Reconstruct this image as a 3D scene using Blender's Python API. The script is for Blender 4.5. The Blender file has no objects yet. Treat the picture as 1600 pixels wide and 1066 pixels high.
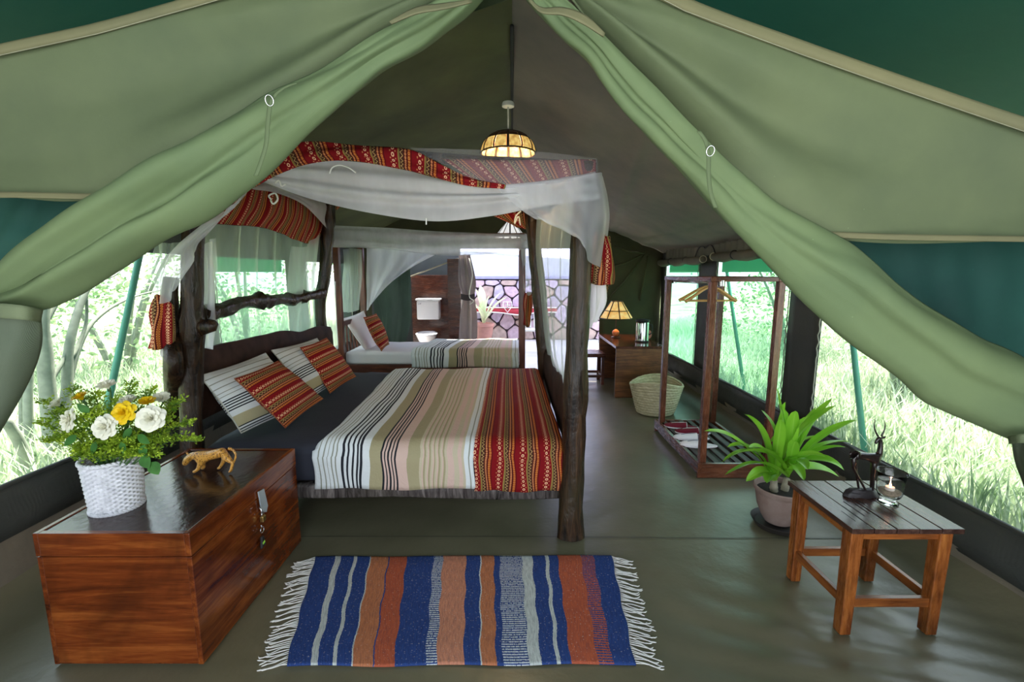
import bpy, math, random
from math import sin, cos, pi, radians as R, sqrt, exp
from mathutils import Vector as V, Matrix, noise

random.seed(7)
# ------------------------------------------------------------------ camera, world, sun, exposure
SC = bpy.context.scene
COL = SC.collection
TH = math.atan(106 / 711.0)
FPX = 711.0
CAMZ = 1.5
cam_d = bpy.data.cameras.new('camera')
cam = bpy.data.objects.new('camera', cam_d)
COL.objects.link(cam)
cam.location = (0, 0, CAMZ)
cam.rotation_euler = (pi / 2 - TH, 0, 0)
cam_d.sensor_width = 36
cam_d.lens = FPX / 1600 * 36
cam_d.clip_start = 0.02
cam_d.clip_end = 300
SC.camera = cam

world = bpy.data.worlds.new('world')
SC.world = world
world.use_nodes = True
wn = world.node_tree.nodes
wl = world.node_tree.links
bgn = wn['Background']
tcw = wn.new('ShaderNodeTexCoord')
sepw = wn.new('ShaderNodeSeparateXYZ')
wl.new(tcw.outputs['Generated'], sepw.inputs[0])
rampw = wn.new('ShaderNodeValToRGB')
rampw.color_ramp.elements[0].position = 0.0
rampw.color_ramp.elements[0].color = (0.93, 0.97, 1.0, 1)
rampw.color_ramp.elements[1].position = 0.9
rampw.color_ramp.elements[1].color = (0.62, 0.78, 1.0, 1)
wl.new(sepw.outputs['Z'], rampw.inputs[0])
wl.new(rampw.outputs[0], bgn.inputs['Color'])
bgn.inputs['Strength'].default_value = 1.75

sun_d = bpy.data.lights.new('sun', 'SUN')
sun = bpy.data.objects.new('sun', sun_d)
COL.objects.link(sun)
sun_d.energy = 13.0
sun_d.angle = R(1.5)
sun_d.color = (1.0, 0.95, 0.86)
sun.location = (3, 10, 9)
sun.rotation_euler = (V((0, 0, 0)) - V((-0.15, -1.0, -2.5))).to_track_quat('Z', 'Y').to_euler()

SC.view_settings.view_transform = 'Standard'
SC.view_settings.look = 'None'
SC.view_settings.gamma = 1
SC.view_settings.use_curve_mapping = False
SC.view_settings.exposure = 1.22
SC.cycles.max_bounces = 10
SC.cycles.diffuse_bounces = 6
SC.cycles.glossy_bounces = 4
SC.cycles.transmission_bounces = 8
SC.cycles.transparent_max_bounces = 24
SC.cycles.sample_clamp_indirect = 6

# ------------------------------------------------------------------ locating helpers (real depth for every point)
def ray(px, py):
    a = (px - 800) / FPX
    b = (533 - py) / FPX
    return V((a, b * sin(TH) + cos(TH), b * cos(TH) - sin(TH)))
def P(px, py, Y):
    d = ray(px, py)
    return V((0, 0, CAMZ)) + d * (Y / d.y)
def G(px, py, z=0.0):
    d = ray(px, py)
    return V((0, 0, CAMZ)) + d * ((z - CAMZ) / d.z)
def PX(px, py, X):
    d = ray(px, py)
    return V((0, 0, CAMZ)) + d * (X / d.x)

# ------------------------------------------------------------------ material helpers
def hexc(r, g, b):
    f = lambda c: (c / 255 / 12.92) if c / 255 <= 0.04045 else ((c / 255 + 0.055) / 1.055) ** 2.4
    return (f(r), f(g), f(b), 1)

class NT:
    def __init__(s, name):
        s.m = bpy.data.materials.new(name)
        s.m.use_nodes = True
        s.t = s.m.node_tree
        s.b = s.t.nodes['Principled BSDF']
        s.out = s.t.nodes['Material Output']
        s.cache = {}
    def n(s, typ, **kw):
        x = s.t.nodes.new(typ)
        for k, v in kw.items():
            setattr(x, k, v)
        return x
    def put(s, sock, v):
        if isinstance(v, bpy.types.NodeSocket):
            s.t.links.new(v, sock)
        elif isinstance(v, tuple) and len(v) == 3 and sock.type == 'RGBA':
            sock.default_value = (*v, 1)
        else:
            sock.default_value = v
    def M(s, op, a, b=None, c=None):
        x = s.n('ShaderNodeMath', operation=op)
        s.put(x.inputs[0], a)
        if b is not None: s.put(x.inputs[1], b)
        if c is not None: s.put(x.inputs[2], c)
        return x.outputs[0]
    def coord(s, kind='Object'):
        if kind not in s.cache:
            s.cache[kind] = s.n('ShaderNodeTexCoord').outputs[kind]
        return s.cache[kind]
    def map(s, v, scale=(1, 1, 1), loc=(0, 0, 0)):
        x = s.n('ShaderNodeMapping')
        s.t.links.new(v, x.inputs['Vector'])
        x.inputs['Scale'].default_value = scale
        x.inputs['Location'].default_value = loc
        return x.outputs[0]
    def sep(s, v):
        x = s.n('ShaderNodeSeparateXYZ')
        s.t.links.new(v, x.inputs[0])
        return x.outputs
    def noise(s, v, scale=5, detail=3, rough=0.55, dist=0.0):
        x = s.n('ShaderNodeTexNoise')
        s.t.links.new(v, x.inputs['Vector'])
        x.inputs['Scale'].default_value = scale
        x.inputs['Detail'].default_value = detail
        x.inputs['Roughness'].default_value = rough
        x.inputs['Distortion'].default_value = dist
        return x.outputs['Fac']
    def ramp(s, f, stops, mode='LINEAR'):
        x = s.n('ShaderNodeValToRGB')
        s.put(x.inputs[0], f)
        cr = x.color_ramp
        cr.interpolation = mode
        while len(cr.elements) < len(stops): cr.elements.new(0.5)
        for e, (p, c) in zip(cr.elements, stops):
            e.position = p
            e.color = c if len(c) == 4 else (*c, 1)
        return x.outputs[0]
    def mix(s, f, a, b, mode='MIX'):
        x = s.n('ShaderNodeMix', data_type='RGBA', blend_type=mode)
        s.put(x.inputs[0], f)
        s.put(x.inputs[6], a)
        s.put(x.inputs[7], b)
        return x.outputs[2]
    def bump(s, h, strength=0.3, dist=0.01):
        x = s.n('ShaderNodeBump')
        s.put(x.inputs['Height'], h)
        x.inputs['Strength'].default_value = strength
        x.inputs['Distance'].default_value = dist
        s.t.links.new(x.outputs[0], s.b.inputs['Normal'])
        return x.outputs[0]
    def base(s, c, rough=0.6, metal=0.0, spec=None):
        s.put(s.b.inputs['Base Color'], c)
        s.put(s.b.inputs['Roughness'], rough)
        s.b.inputs['Metallic'].default_value = metal
        if spec is not None: s.b.inputs['Specular IOR Level'].default_value = spec
    def translucent(s, c, fac):
        tr = s.n('ShaderNodeBsdfTranslucent')
        s.put(tr.inputs['Color'], c)
        mx = s.n('ShaderNodeMixShader')
        s.put(mx.inputs[0], fac)
        s.t.links.new(s.b.outputs[0], mx.inputs[1])
        s.t.links.new(tr.outputs[0], mx.inputs[2])
        s.t.links.new(mx.outputs[0], s.out.inputs[0])
        return mx.outputs[0]
    def stripes(s, f, stops):
        """constant-colour stripes over 0..1, any number of stops"""
        chunks = []
        i = 0
        while i < len(stops):
            chunks.append(stops[i:i + 30]); i += 30
        res = None
        for ch in chunks:
            c = s.ramp(f, ch, 'CONSTANT')
            if res is None: res = c
            else:
                g = s.M('GREATER_THAN', f, ch[0][0])
                res = s.mix(g, res, c)
        return res

MC = {}
def cached(fn):
    def w(*a, **k):
        key = (fn.__name__, a, tuple(sorted(k.items())))
        if key not in MC: MC[key] = fn(*a, **k)
        return MC[key]
    return w

@cached
def plain(name, c, rough=0.6, metal=0.0, var=0.12, scale=8.0, spec=None):
    t = NT(name)
    f = t.noise(t.coord(), scale, 4)
    c = (*c[:3], 1)
    lo = tuple(x * (1 - var) for x in c[:3]); hi = tuple(min(1, x * (1 + var)) for x in c[:3])
    t.base(t.ramp(f, [(0.3, lo), (0.7, hi)]), rough, metal, spec)
    return t.m

@cached
def canvas(name, c, transl=0.12, var=0.18, rough=0.75, tcol=None, scale=1.6):
    t = NT(name)
    co = t.coord()
    f = t.noise(co, scale, 5, 0.6)
    c = c[:3]
    lo = tuple(x * (1 - var) for x in c); hi = tuple(x * (1 + var) for x in c)
    hi = (hi[0] * 1.08, hi[1], hi[2] * 0.92)
    col = t.ramp(f, [(0.28, lo), (0.72, hi)])
    sp = t.noise(co, 120, 1, 0.4)
    col = t.mix(t.M('GREATER_THAN', sp, 0.84), col, tuple(min(1, x * 2.2) for x in c))
    t.base(col, rough, 0, 0.35)
    w = t.n('ShaderNodeTexWave'); t.t.links.new(t.map(co, (1, 1, 1)), w.inputs['Vector'])
    w.inputs['Scale'].default_value = 160; w.inputs['Distortion'].default_value = 2
    h = t.M('ADD', t.M('MULTIPLY', w.outputs['Fac'], 0.12), t.noise(co, 14, 4))
    t.bump(h, 0.25, 0.012)
    if transl: t.translucent(tcol or col, transl)
    return t.m

@cached
def wood(name, dark, mid, light, axis='X', rough=0.32, scale=1.0, gloss=0.5, blotch=0.5):
    t = NT(name)
    co = t.coord()
    sc = {'X': (0.9, 9, 9), 'Y': (9, 0.9, 9), 'Z': (9, 9, 0.9)}[axis]
    sc = tuple(x * scale for x in sc)
    m = t.map(co, sc)
    f1 = t.noise(m, 2.2, 6, 0.62, 1.2)
    f2 = t.noise(t.map(co, tuple(x * 5 for x in sc)), 3.0, 3, 0.6)
    f3 = t.noise(co, 3.2 * scale, 4, 0.6, 0.8)
    f = t.M('ADD', t.M('MULTIPLY', f1, 0.75), t.M('MULTIPLY', f2, 0.25))
    col = t.ramp(f, [(0.30, dark), (0.5, mid), (0.72, light)])
    col = t.mix(t.M('MULTIPLY', t.ramp(f3, [(0.42, (0, 0, 0)), (0.68, (1, 1, 1))]), blotch), col, tuple(x * 0.35 for x in dark[:3]))
    t.base(col, t.ramp(f2, [(0.2, (rough * .8,) * 3), (0.8, (rough * 1.3,) * 3)]), 0, gloss)
    t.bump(f, 0.25, 0.004)
    return t.m

@cached
def glow(name, c, e):
    t = NT(name)
    t.base(c, 0.6)
    t.put(t.b.inputs['Emission Color'], c)
    t.b.inputs['Emission Strength'].default_value = e
    return t.m

# ------------------------------------------------------------------ mesh helpers
class MB:
    def __init__(s):
        s.v = []; s.f = []; s.uv = {}
    def add(s, vs, fs, uvs=None):
        o = len(s.v)
        s.v += [V(x) for x in vs]
        for f in fs: s.f.append(tuple(i + o for i in f))
        if uvs:
            for i, u in enumerate(uvs): s.uv[o + i] = u
        return s
    def box(s, lo, hi, rot=None, c=None, taper=1.0):
        lo = V(lo); hi = V(hi)
        m = (lo + hi) / 2
        vs = []
        for z in (lo.z, hi.z):
            k = taper if z == lo.z else 1.0
            for x, y in ((lo.x, lo.y), (hi.x, lo.y), (hi.x, hi.y), (lo.x, hi.y)):
                vs.append(V((m.x + (x - m.x) * k, m.y + (y - m.y) * k, z)))
        if rot is not None:
            c = V(c) if c is not None else m
            vs = [c + rot @ (p - c) for p in vs]
        return s.add(vs, [(3, 2, 1, 0), (4, 5, 6, 7), (0, 1, 5, 4), (1, 2, 6, 5), (2, 3, 7, 6), (3, 0, 4, 7)])
    def hexa(s, b, t):
        """bottom 4 points and top 4 points, both counter-clockwise from above"""
        return s.add(list(b) + list(t), [(3, 2, 1, 0), (4, 5, 6, 7), (0, 1, 5, 4), (1, 2, 6, 5), (2, 3, 7, 6), (3, 0, 4, 7)])
    def bar(s, a, b, w, h=None, up=(0, 0, 1)):
        a = V(a); b = V(b); h = h or w
        d = (b - a).normalized()
        u = V(up)
        if abs(d.dot(u)) > 0.95: u = V((0, 1, 0))
        sd = d.cross(u).normalized(); u = sd.cross(d)
        vs = []
        for p in (a, b):
            for i, j in ((-1, -1), (1, -1), (1, 1), (-1, 1)):
                vs.append(p + sd * i * w / 2 + u * j * h / 2)
        return s.add(vs, [(0, 1, 2, 3), (7, 6, 5, 4), (0, 4, 5, 1), (1, 5, 6, 2), (2, 6, 7, 3), (3, 7, 4, 0)])
    def tube(s, pts, rad, seg=10, caps=True, rough=0.0, seed=0.0, flat=1.0):
        pts = [V(p) for p in pts]
        n = len(pts)
        if not isinstance(rad, (list, tuple)): rad = [rad] * n
        d = (pts[1] - pts[0]).normalized()
        u = V((0, 0, 1)) if abs(d.z) < 0.9 else V((1, 0, 0))
        sd = d.cross(u).normalized()
        o = len(s.v)
        L = 0
        for i in range(n):
            if i == 0: d = pts[1] - pts[0]
            elif i == n - 1: d = pts[-1] - pts[-2]
            else: d = pts[i + 1] - pts[i - 1]
            if i: L += (pts[i] - pts[i - 1]).length
            d.normalize()
            sd = (sd - d * sd.dot(d)).normalized()
            up = d.cross(sd)
            for k in range(seg):
                a = 2 * pi * k / seg
                r = rad[i]
                dr = sd * cos(a) + up * sin(a) * flat
                if rough:
                    r *= 1 + rough * noise.noise(V((cos(a) * 1.3 + seed, sin(a) * 1.3, L * 5))) + rough * 0.5 * noise.noise(V((cos(a) * 3 + seed, sin(a) * 3, L * 14)))
                s.uv[len(s.v)] = (k / seg, L)
                s.v.append(pts[i] + dr * r)
        for i in range(n - 1):
            for k in range(seg):
                a = o + i * seg + k; b = o + i * seg + (k + 1) % seg
                s.f.append((a, b, b + seg, a + seg))
        if caps:
            s.f.append(tuple(o + k for k in reversed(range(seg))))
            s.f.append(tuple(o + (n - 1) * seg + k for k in range(seg)))
        return s
    def lathe(s, prof, c=(0, 0, 0), seg=32, wob=0.0, close=False):
        c = V(c); o = len(s.v)
        for r, z in prof:
            for k in range(seg):
                a = 2 * pi * k / seg
                rr = r * (1 + wob * noise.noise(V((cos(a) * 2, sin(a) * 2, z * 6))))
                s.uv[len(s.v)] = (k / seg, z)
                s.v.append(c + V((rr * cos(a), rr * sin(a), z)))
        n = len(prof)
        for i in range(n - 1):
            for k in range(seg):
                a = o + i * seg + k; b = o + i * seg + (k + 1) % seg
                s.f.append((a, b, b + seg, a + seg))
        if close:
            s.f.append(tuple(o + k for k in reversed(range(seg))))
            s.f.append(tuple(o + (n - 1) * seg + k for k in range(seg)))
        return s
    def grid(s, fn, nu, nv, uvf=None):
        o = len(s.v)
        for j in range(nv + 1):
            for i in range(nu + 1):
                u = i / nu; v = j / nv
                s.uv[len(s.v)] = uvf(u, v) if uvf else (u, v)
                s.v.append(V(fn(u, v)))
        for j in range(nv):
            for i in range(nu):
                a = o + j * (nu + 1) + i
                s.f.append((a, a + 1, a + nu + 2, a + nu + 1))
        return s
    def build(s, name, mat, parent=None, smooth=False, bevel=0, seg=2, solid=0, sub=0, auto=None, label=None):
        me = bpy.data.meshes.new(name)
        me.from_pydata([tuple(v) for v in s.v], [], s.f)
        if s.uv:
            ul = me.uv_layers.new(name='UVMap')
            dat = ul.data
            for lp in me.loops:
                u = s.uv.get(lp.vertex_index)
                if u: dat[lp.index].uv = u
        mats = mat if isinstance(mat, (list, tuple)) else [mat]
        for m in mats:
            if m: me.materials.append(m)
        if smooth:
            me.polygons.foreach_set('use_smooth', [True] * len(me.polygons))
            if auto:
                me.set_sharp_from_angle(angle=R(auto))
        o = bpy.data.objects.new(name, me)
        COL.objects.link(o)
        if parent is not None:
            o.parent = parent
            o.matrix_parent_inverse = Matrix.Translation(-parent.location) if parent.rotation_euler.to_matrix().is_orthogonal and parent.rotation_euler[:] == (0, 0, 0) else (Matrix.Translation(parent.location) @ parent.rotation_euler.to_matrix().to_4x4()).inverted()
        if solid:
            md = o.modifiers.new('thickness', 'SOLIDIFY'); md.thickness = solid; md.offset = 0
        if bevel:
            md = o.modifiers.new('bevel', 'BEVEL'); md.width = bevel; md.segments = seg; md.limit_method = 'ANGLE'; md.angle_limit = R(40)
        if sub:
            md = o.modifiers.new('sub', 'SUBSURF'); md.levels = sub; md.render_levels = sub
        if label: o['label'] = label
        return o

def tag(o, label=None, cat=None, group=None, kind=None):
    if label: o['label'] = label
    if cat: o['category'] = cat
    if group: o['group'] = group
    if kind: o['kind'] = kind
    return o
def empty(name, loc=(0, 0, 0), label=None, cat=None, group=None, rz=0):
    o = bpy.data.objects.new(name, None)
    o.empty_display_size = 0.1
    COL.objects.link(o)
    o.location = loc
    o.rotation_euler = (0, 0, rz)
    return tag(o, label, cat, group)
def copy_tree(o, parent=None):
    c = o.copy()
    COL.objects.link(c)
    if parent is not None: c.parent = parent
    for ch in list(o.children): copy_tree(ch, c)
    return c

def catmull(pts, t):
    n = len(pts) - 1
    x = t * n
    i = min(int(x), n - 1); f = x - i
    p1 = pts[i]; p2 = pts[i + 1]
    p0 = pts[i - 1] if i > 0 else p1 * 2 - p2
    p3 = pts[i + 2] if i + 2 <= n else p2 * 2 - p1
    return 0.5 * ((2 * p1) + (p2 - p0) * f + (2 * p0 - 5 * p1 + 4 * p2 - p3) * f * f + (3 * p1 - p0 - 3 * p2 + p3) * f * f * f)
def smooth_path(pts, n):
    pts = [V(p) for p in pts]
    return [catmull(pts, i / n) for i in range(n + 1)]
def arcpath(pts, n):
    """smooth curve sampled evenly by length"""
    q = smooth_path(pts, 120)
    L = [0]
    for i in range(120): L.append(L[-1] + (q[i + 1] - q[i]).length)
    out = []; k = 0
    for i in range(n + 1):
        s = L[-1] * i / n
        while k < 119 and L[k + 1] < s: k += 1
        d = L[k + 1] - L[k]
        out.append(q[k].lerp(q[k + 1], (s - L[k]) / d if d > 1e-9 else 0))
    return out
def sheet(rows, nu, nv, disp=None, mb=None, flipuv=False):
    """cloth lofted through rows of 3D points; disp(u, v) = offset along the normal"""
    mb = mb or MB()
    C = [arcpath(r, nu) for r in rows]
    w = sum((C[0][i + 1] - C[0][i]).length for i in range(nu))
    w2 = sum((C[-1][i + 1] - C[-1][i]).length for i in range(nu))
    w = (w + w2) / 2
    h = sum((C[k + 1][nu // 2] - C[k][nu // 2]).length for k in range(len(C) - 1))
    G_ = []
    for j in range(nv + 1):
        row = []
        for i in range(nu + 1):
            row.append(catmull([c[i] for c in C], j / nv) if len(C) > 2 else C[0][i].lerp(C[1][i], j / nv))
        G_.append(row)
    if disp:
        N_ = []
        for j in range(nv + 1):
            row = []
            for i in range(nu + 1):
                a = G_[j][min(i + 1, nu)] - G_[j][max(i - 1, 0)]
                b = G_[min(j + 1, nv)][i] - G_[max(j - 1, 0)][i]
                n = a.cross(b)
                row.append(n.normalized() if n.length > 1e-9 else V((0, -1, 0)))
            N_.append(row)
        G2 = [[G_[j][i] + N_[j][i] * disp(i / nu, j / nv) for i in range(nu + 1)] for j in range(nv + 1)]
    else: G2 = G_
    o = len(mb.v)
    for j in range(nv + 1):
        for i in range(nu + 1):
            uv = (i / nu * w, j / nv * h)
            mb.uv[len(mb.v)] = (uv[1], uv[0]) if flipuv else uv
            mb.v.append(G2[j][i])
    for j in range(nv):
        for i in range(nu):
            a = o + j * (nu + 1) + i
            mb.f.append((a, a + 1, a + nu + 2, a + nu + 1))
    return mb
def rows_px(*rows):
    return [[P(*p) for p in r] for r in rows]
# ------------------------------------------------------------------ named materials
OLIVE = hexc(112, 124, 88)
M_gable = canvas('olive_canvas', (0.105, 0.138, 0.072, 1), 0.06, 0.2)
M_flap = canvas('green_canvas_flap', (0.135, 0.195, 0.095, 1), 0.08, 0.16)
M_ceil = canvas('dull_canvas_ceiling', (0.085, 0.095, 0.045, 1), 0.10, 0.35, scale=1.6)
M_ceil_r = canvas('skylit_canvas_ceiling', (0.20, 0.18, 0.165, 1), 0.06, 0.25, scale=1.4)  # same roof canvas; bounced skylight is painted in as a lighter grey
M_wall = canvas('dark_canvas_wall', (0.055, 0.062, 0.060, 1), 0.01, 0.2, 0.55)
M_hem = canvas('tan_hem', (0.165, 0.165, 0.090, 1), 0.05, 0.15)
M_fly = canvas('teal_fly', (0.004, 0.036, 0.026, 1), 0.025, 0.35, tcol=(0.005, 0.09, 0.055, 1), scale=.7)
M_teal = canvas('teal_canvas', (0.012, 0.070, 0.058, 1), 0.05, 0.3)
M_tub = canvas('groundsheet_skirt', (0.17, 0.155, 0.125, 1), 0.0, 0.3, 0.5)
M_seam_f = plain('floor_seam_tone', (0.085, 0.08, 0.055), 0.5)
M_seam = plain('dark_seam', (0.03, 0.03, 0.028), 0.8)
M_white = plain('white_plastic', (0.75, 0.75, 0.7), 0.4, var=0.04)
M_metal = plain('steel', (0.62, 0.62, 0.62), 0.25, 1.0, var=0.05)
M_black = plain('black_matte', (0.012, 0.012, 0.014), 0.5)
M_brass = plain('brass', (0.7, 0.5, 0.18), 0.3, 1.0)
M_green_pole = plain('green_pole', (0.03, 0.20, 0.13), 0.5)

def make_floor_mat():
    t = NT('groundsheet_vinyl')
    co = t.coord()
    f = t.noise(co, 1.7, 5, 0.6)
    col = t.ramp(f, [(0.3, (0.115, 0.106, 0.062)), (0.7, (0.175, 0.158, 0.100))])
    t.base(col, 0.34, 0, 0.5)
    t.bump(t.M('ADD', t.noise(co, 5, 5, 0.6), t.M('MULTIPLY', t.noise(co, 1.6, 3), 1.2)), 0.35, 0.014)
    return t.m
M_floor = make_floor_mat()

def make_net(name, op, c=(0.86, 0.88, 0.93)):
    t = NT(name)
    d = t.n('ShaderNodeBsdfDiffuse'); d.inputs[0].default_value = (*c, 1)
    tl = t.n('ShaderNodeBsdfTranslucent'); tl.inputs[0].default_value = (*c, 1)
    m1 = t.n('ShaderNodeMixShader'); m1.inputs[0].default_value = 0.5
    t.t.links.new(d.outputs[0], m1.inputs[1]); t.t.links.new(tl.outputs[0], m1.inputs[2])
    tr = t.n('ShaderNodeBsdfTransparent')
    m2 = t.n('ShaderNodeMixShader')
    f = t.noise(t.map(t.coord(), (6, 6, 0.8)), 1.5, 3)
    t.put(m2.inputs[0], t.M('MULTIPLY_ADD', f, 0.30, op - 0.15))
    t.t.links.new(tr.outputs[0], m2.inputs[1]); t.t.links.new(m1.outputs[0], m2.inputs[2])
    t.t.links.new(m2.outputs[0], t.out.inputs[0])
    return t.m
M_net = make_net('mosquito_net', 0.46)
M_net_thick = make_net('mosquito_net_folded', 0.64)
M_net_veil = make_net('mosquito_net_veil', 0.20)
M_net_thin = make_net('mosquito_net_single', 0.36, (0.75, 0.85, 0.80))

def make_screen(name, tint, op, c):
    t = NT(name)
    tr = t.n('ShaderNodeBsdfTransparent'); tr.inputs[0].default_value = (*tint, 1)
    d = t.n('ShaderNodeBsdfTranslucent'); d.inputs[0].default_value = (*c, 1)
    m2 = t.n('ShaderNodeMixShader')
    f = t.noise(t.map(t.coord(), (1, 1, 5)), 0.8, 3)
    t.put(m2.inputs[0], t.M('MULTIPLY_ADD', f, op * 0.8, op * 0.6))
    t.t.links.new(tr.outputs[0], m2.inputs[1]); t.t.links.new(d.outputs[0], m2.inputs[2])
    t.t.links.new(m2.outputs[0], t.out.inputs[0])
    return t.m
M_screen = make_screen('insect_screen', (0.93, 0.98, 0.95), 0.06, (0.25, 0.50, 0.38))
M_screen_g = make_screen('green_insect_screen', (0.52, 0.80, 0.67), 0.22, (0.16, 0.42, 0.30))
M_screen_t = make_screen('teal_insect_screen', (0.34, 0.66, 0.52), 0.36, (0.20, 0.50, 0.36))

def make_ethnic(name, p=0.135, q=0.024, dull=1.0):
    t = NT(name)
    uv = t.sep(t.coord('UV'))
    u, v = uv[0], uv[1]
    s = t.M('FRACT', t.M('DIVIDE', t.M('ADD', u, 10.0), p))
    red = (0.21, 0.004, 0.008); dkr = (0.075, 0.006, 0.005); yel = (0.50, 0.34, 0.09); dg = (0.05, 0.06, 0.02)
    brn = (0.07, 0.026, 0.014); ora = (0.32, 0.045, 0.012); lor = (0.55, 0.20, 0.08)
    col = t.ramp(s, [(0, red), (0.31, yel), (0.328, dg), (0.348, yel), (0.366, brn), (0.52, dkr), (0.64, dkr), (0.675, ora), (0.77, red), (0.79, dkr), (0.82, red)], 'CONSTANT')
    def cell(period, off=0.0):
        return t.M('MULTIPLY', t.M('SUBTRACT', t.M('FRACT', t.M('DIVIDE', t.M('ADD', v, 20.0 + off), period)), 0.5), period)
    def dist(c0, period, off=0.0):
        a = t.M('MULTIPLY', t.M('SUBTRACT', s, c0), p)
        b = cell(period, off)
        return t.M('SQRT', t.M('ADD', t.M('MULTIPLY', a, a), t.M('MULTIPLY', b, b)))
    def ring(d, r0, r1):
        return t.M('MULTIPLY', t.M('GREATER_THAN', d, r0), t.M('LESS_THAN', d, r1))
    cream = (0.85, 0.50, 0.30)
    col = t.mix(ring(dist(0.13, q), 0.0035, 0.0075), col, cream)
    col = t.mix(t.M('LESS_THAN', dist(0.035, q, q / 2), 0.0032), col, lor)
    col = t.mix(t.M('LESS_THAN', dist(0.225, q, q / 2), 0.0032), col, lor)
    col = t.mix(t.M('LESS_THAN', dist(0.59, 0.0105), 0.0050), col, lor)
    col = t.mix(ring(dist(0.722, 0.0135), 0.0028, 0.0048), col, (0.75, 0.32, 0.06))
    zig = t.M('LESS_THAN', t.M('ABSOLUTE', t.M('SUBTRACT', t.M('MULTIPLY', t.M('SUBTRACT', s, 0.45), p), t.M('MULTIPLY', t.M('SUBTRACT', t.M('PINGPONG', t.M('ADD', v, 20.0), 0.009), 0.0045), 1.4))), 0.0016)
    inb = t.M('MULTIPLY', t.M('GREATER_THAN', s, 0.38), t.M('LESS_THAN', s, 0.52))
    col = t.mix(t.M('MULTIPLY', zig, inb), col, (0.65, 0.42, 0.16))
    if dull != 1.0: col = t.mix(1 - dull, col, (0.3, 0.26, 0.28))
    t.base(col, 0.85, 0, 0.2)
    t.bump(t.noise(t.coord(), 25, 3), 0.2, 0.01)
    t.translucent(col, 0.12)
    return t.m
M_ethnic = make_ethnic('red_patterned_cotton')
M_ethnic_small = make_ethnic('red_patterned_cotton_fine', 0.115, 0.021)
M_ethnic_veiled = make_ethnic('red_patterned_cotton_veiled', 0.135, 0.024, 0.8)  # greyed in the colour to imitate the haze of the net over it

def make_duvet(name, W=1.0, mul=1.0):
    t = NT(name)
    uv = t.sep(t.coord('UV'))
    u = t.M('FRACT', t.M('MULTIPLY', uv[0], 1.0 / W))
    wh = (0.62, 0.65, 0.66); gl = (0.24, 0.25, 0.20); bk = (0.012, 0.014, 0.02); ol = (0.33, 0.29, 0.17); pk = (0.56, 0.40, 0.34); bg = (0.48, 0.42, 0.30)
    s = [(0.0, wh)]
    for x in (0.035, 0.065, 0.09, 0.115, 0.14): s += [(x, gl), (x + 0.007, wh)]
    for x in (0.175, 0.205, 0.235, 0.262, 0.285): s += [(x, bk), (x + 0.013, wh)]
    s += [(0.345, ol)]
    s += [(0.42, bk), (0.430, pk), (0.442, bk), (0.452, pk), (0.464, bk), (0.474, pk), (0.486, bk), (0.496, pk), (0.508, bk), (0.518, pk)]
    s += [(0.585, ol), (0.66, bg)]
    for x in (0.675, 0.705, 0.735, 0.765, 0.795): s += [(x, pk), (x + 0.008, ol), (x + 0.018, bg)]
    s += [(0.83, pk), (0.87, bg), (0.90, pk), (0.925, bg), (0.94, wh), (0.968, gl), (0.974, wh)]
    col = t.stripes(u, s)
    t.base(col, 0.8, 0, 0.25)
    t.bump(t.M('ADD', t.noise(t.coord(), 5, 5, 0.65, 0.6), t.M('MULTIPLY', t.noise(t.coord(), 60, 2), 0.1)), 0.5, 0.03)
    return t.m
M_duvet = make_duvet('striped_duvet_cotton')
def make_pillow_mat():
    t = NT('striped_pillow_cotton')
    uv = t.sep(t.coord('UV'))
    u = uv[0]
    wh = (0.62, 0.65, 0.66); gl = (0.28, 0.28, 0.25); bk = (0.012, 0.014, 0.02); ol = (0.40, 0.36, 0.22)
    s = [(0.0, wh)]
    for x in (0.08, 0.17, 0.26, 0.34, 0.40): s += [(x, gl), (x + 0.014, wh)]
    for x in (0.47, 0.51, 0.55, 0.59, 0.63): s += [(x, bk), (x + 0.020, wh)]
    s += [(0.74, ol), (0.90, bk), (0.915, wh), (0.94, bk), (0.955, wh), (0.975, bk), (0.985, wh)]
    t.base(t.stripes(u, s), 0.8, 0, 0.25)
    t.bump(t.noise(t.coord(), 9, 4), 0.4, 0.02)
    return t.m
M_pillow = make_pillow_mat()
M_sheet_white = canvas('white_cotton', (0.66, 0.66, 0.72, 1), 0.0, 0.05, 0.85)
M_sheet_navy = canvas('navy_cotton', (0.022, 0.025, 0.040, 1), 0.0, 0.15, 0.85)

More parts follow.
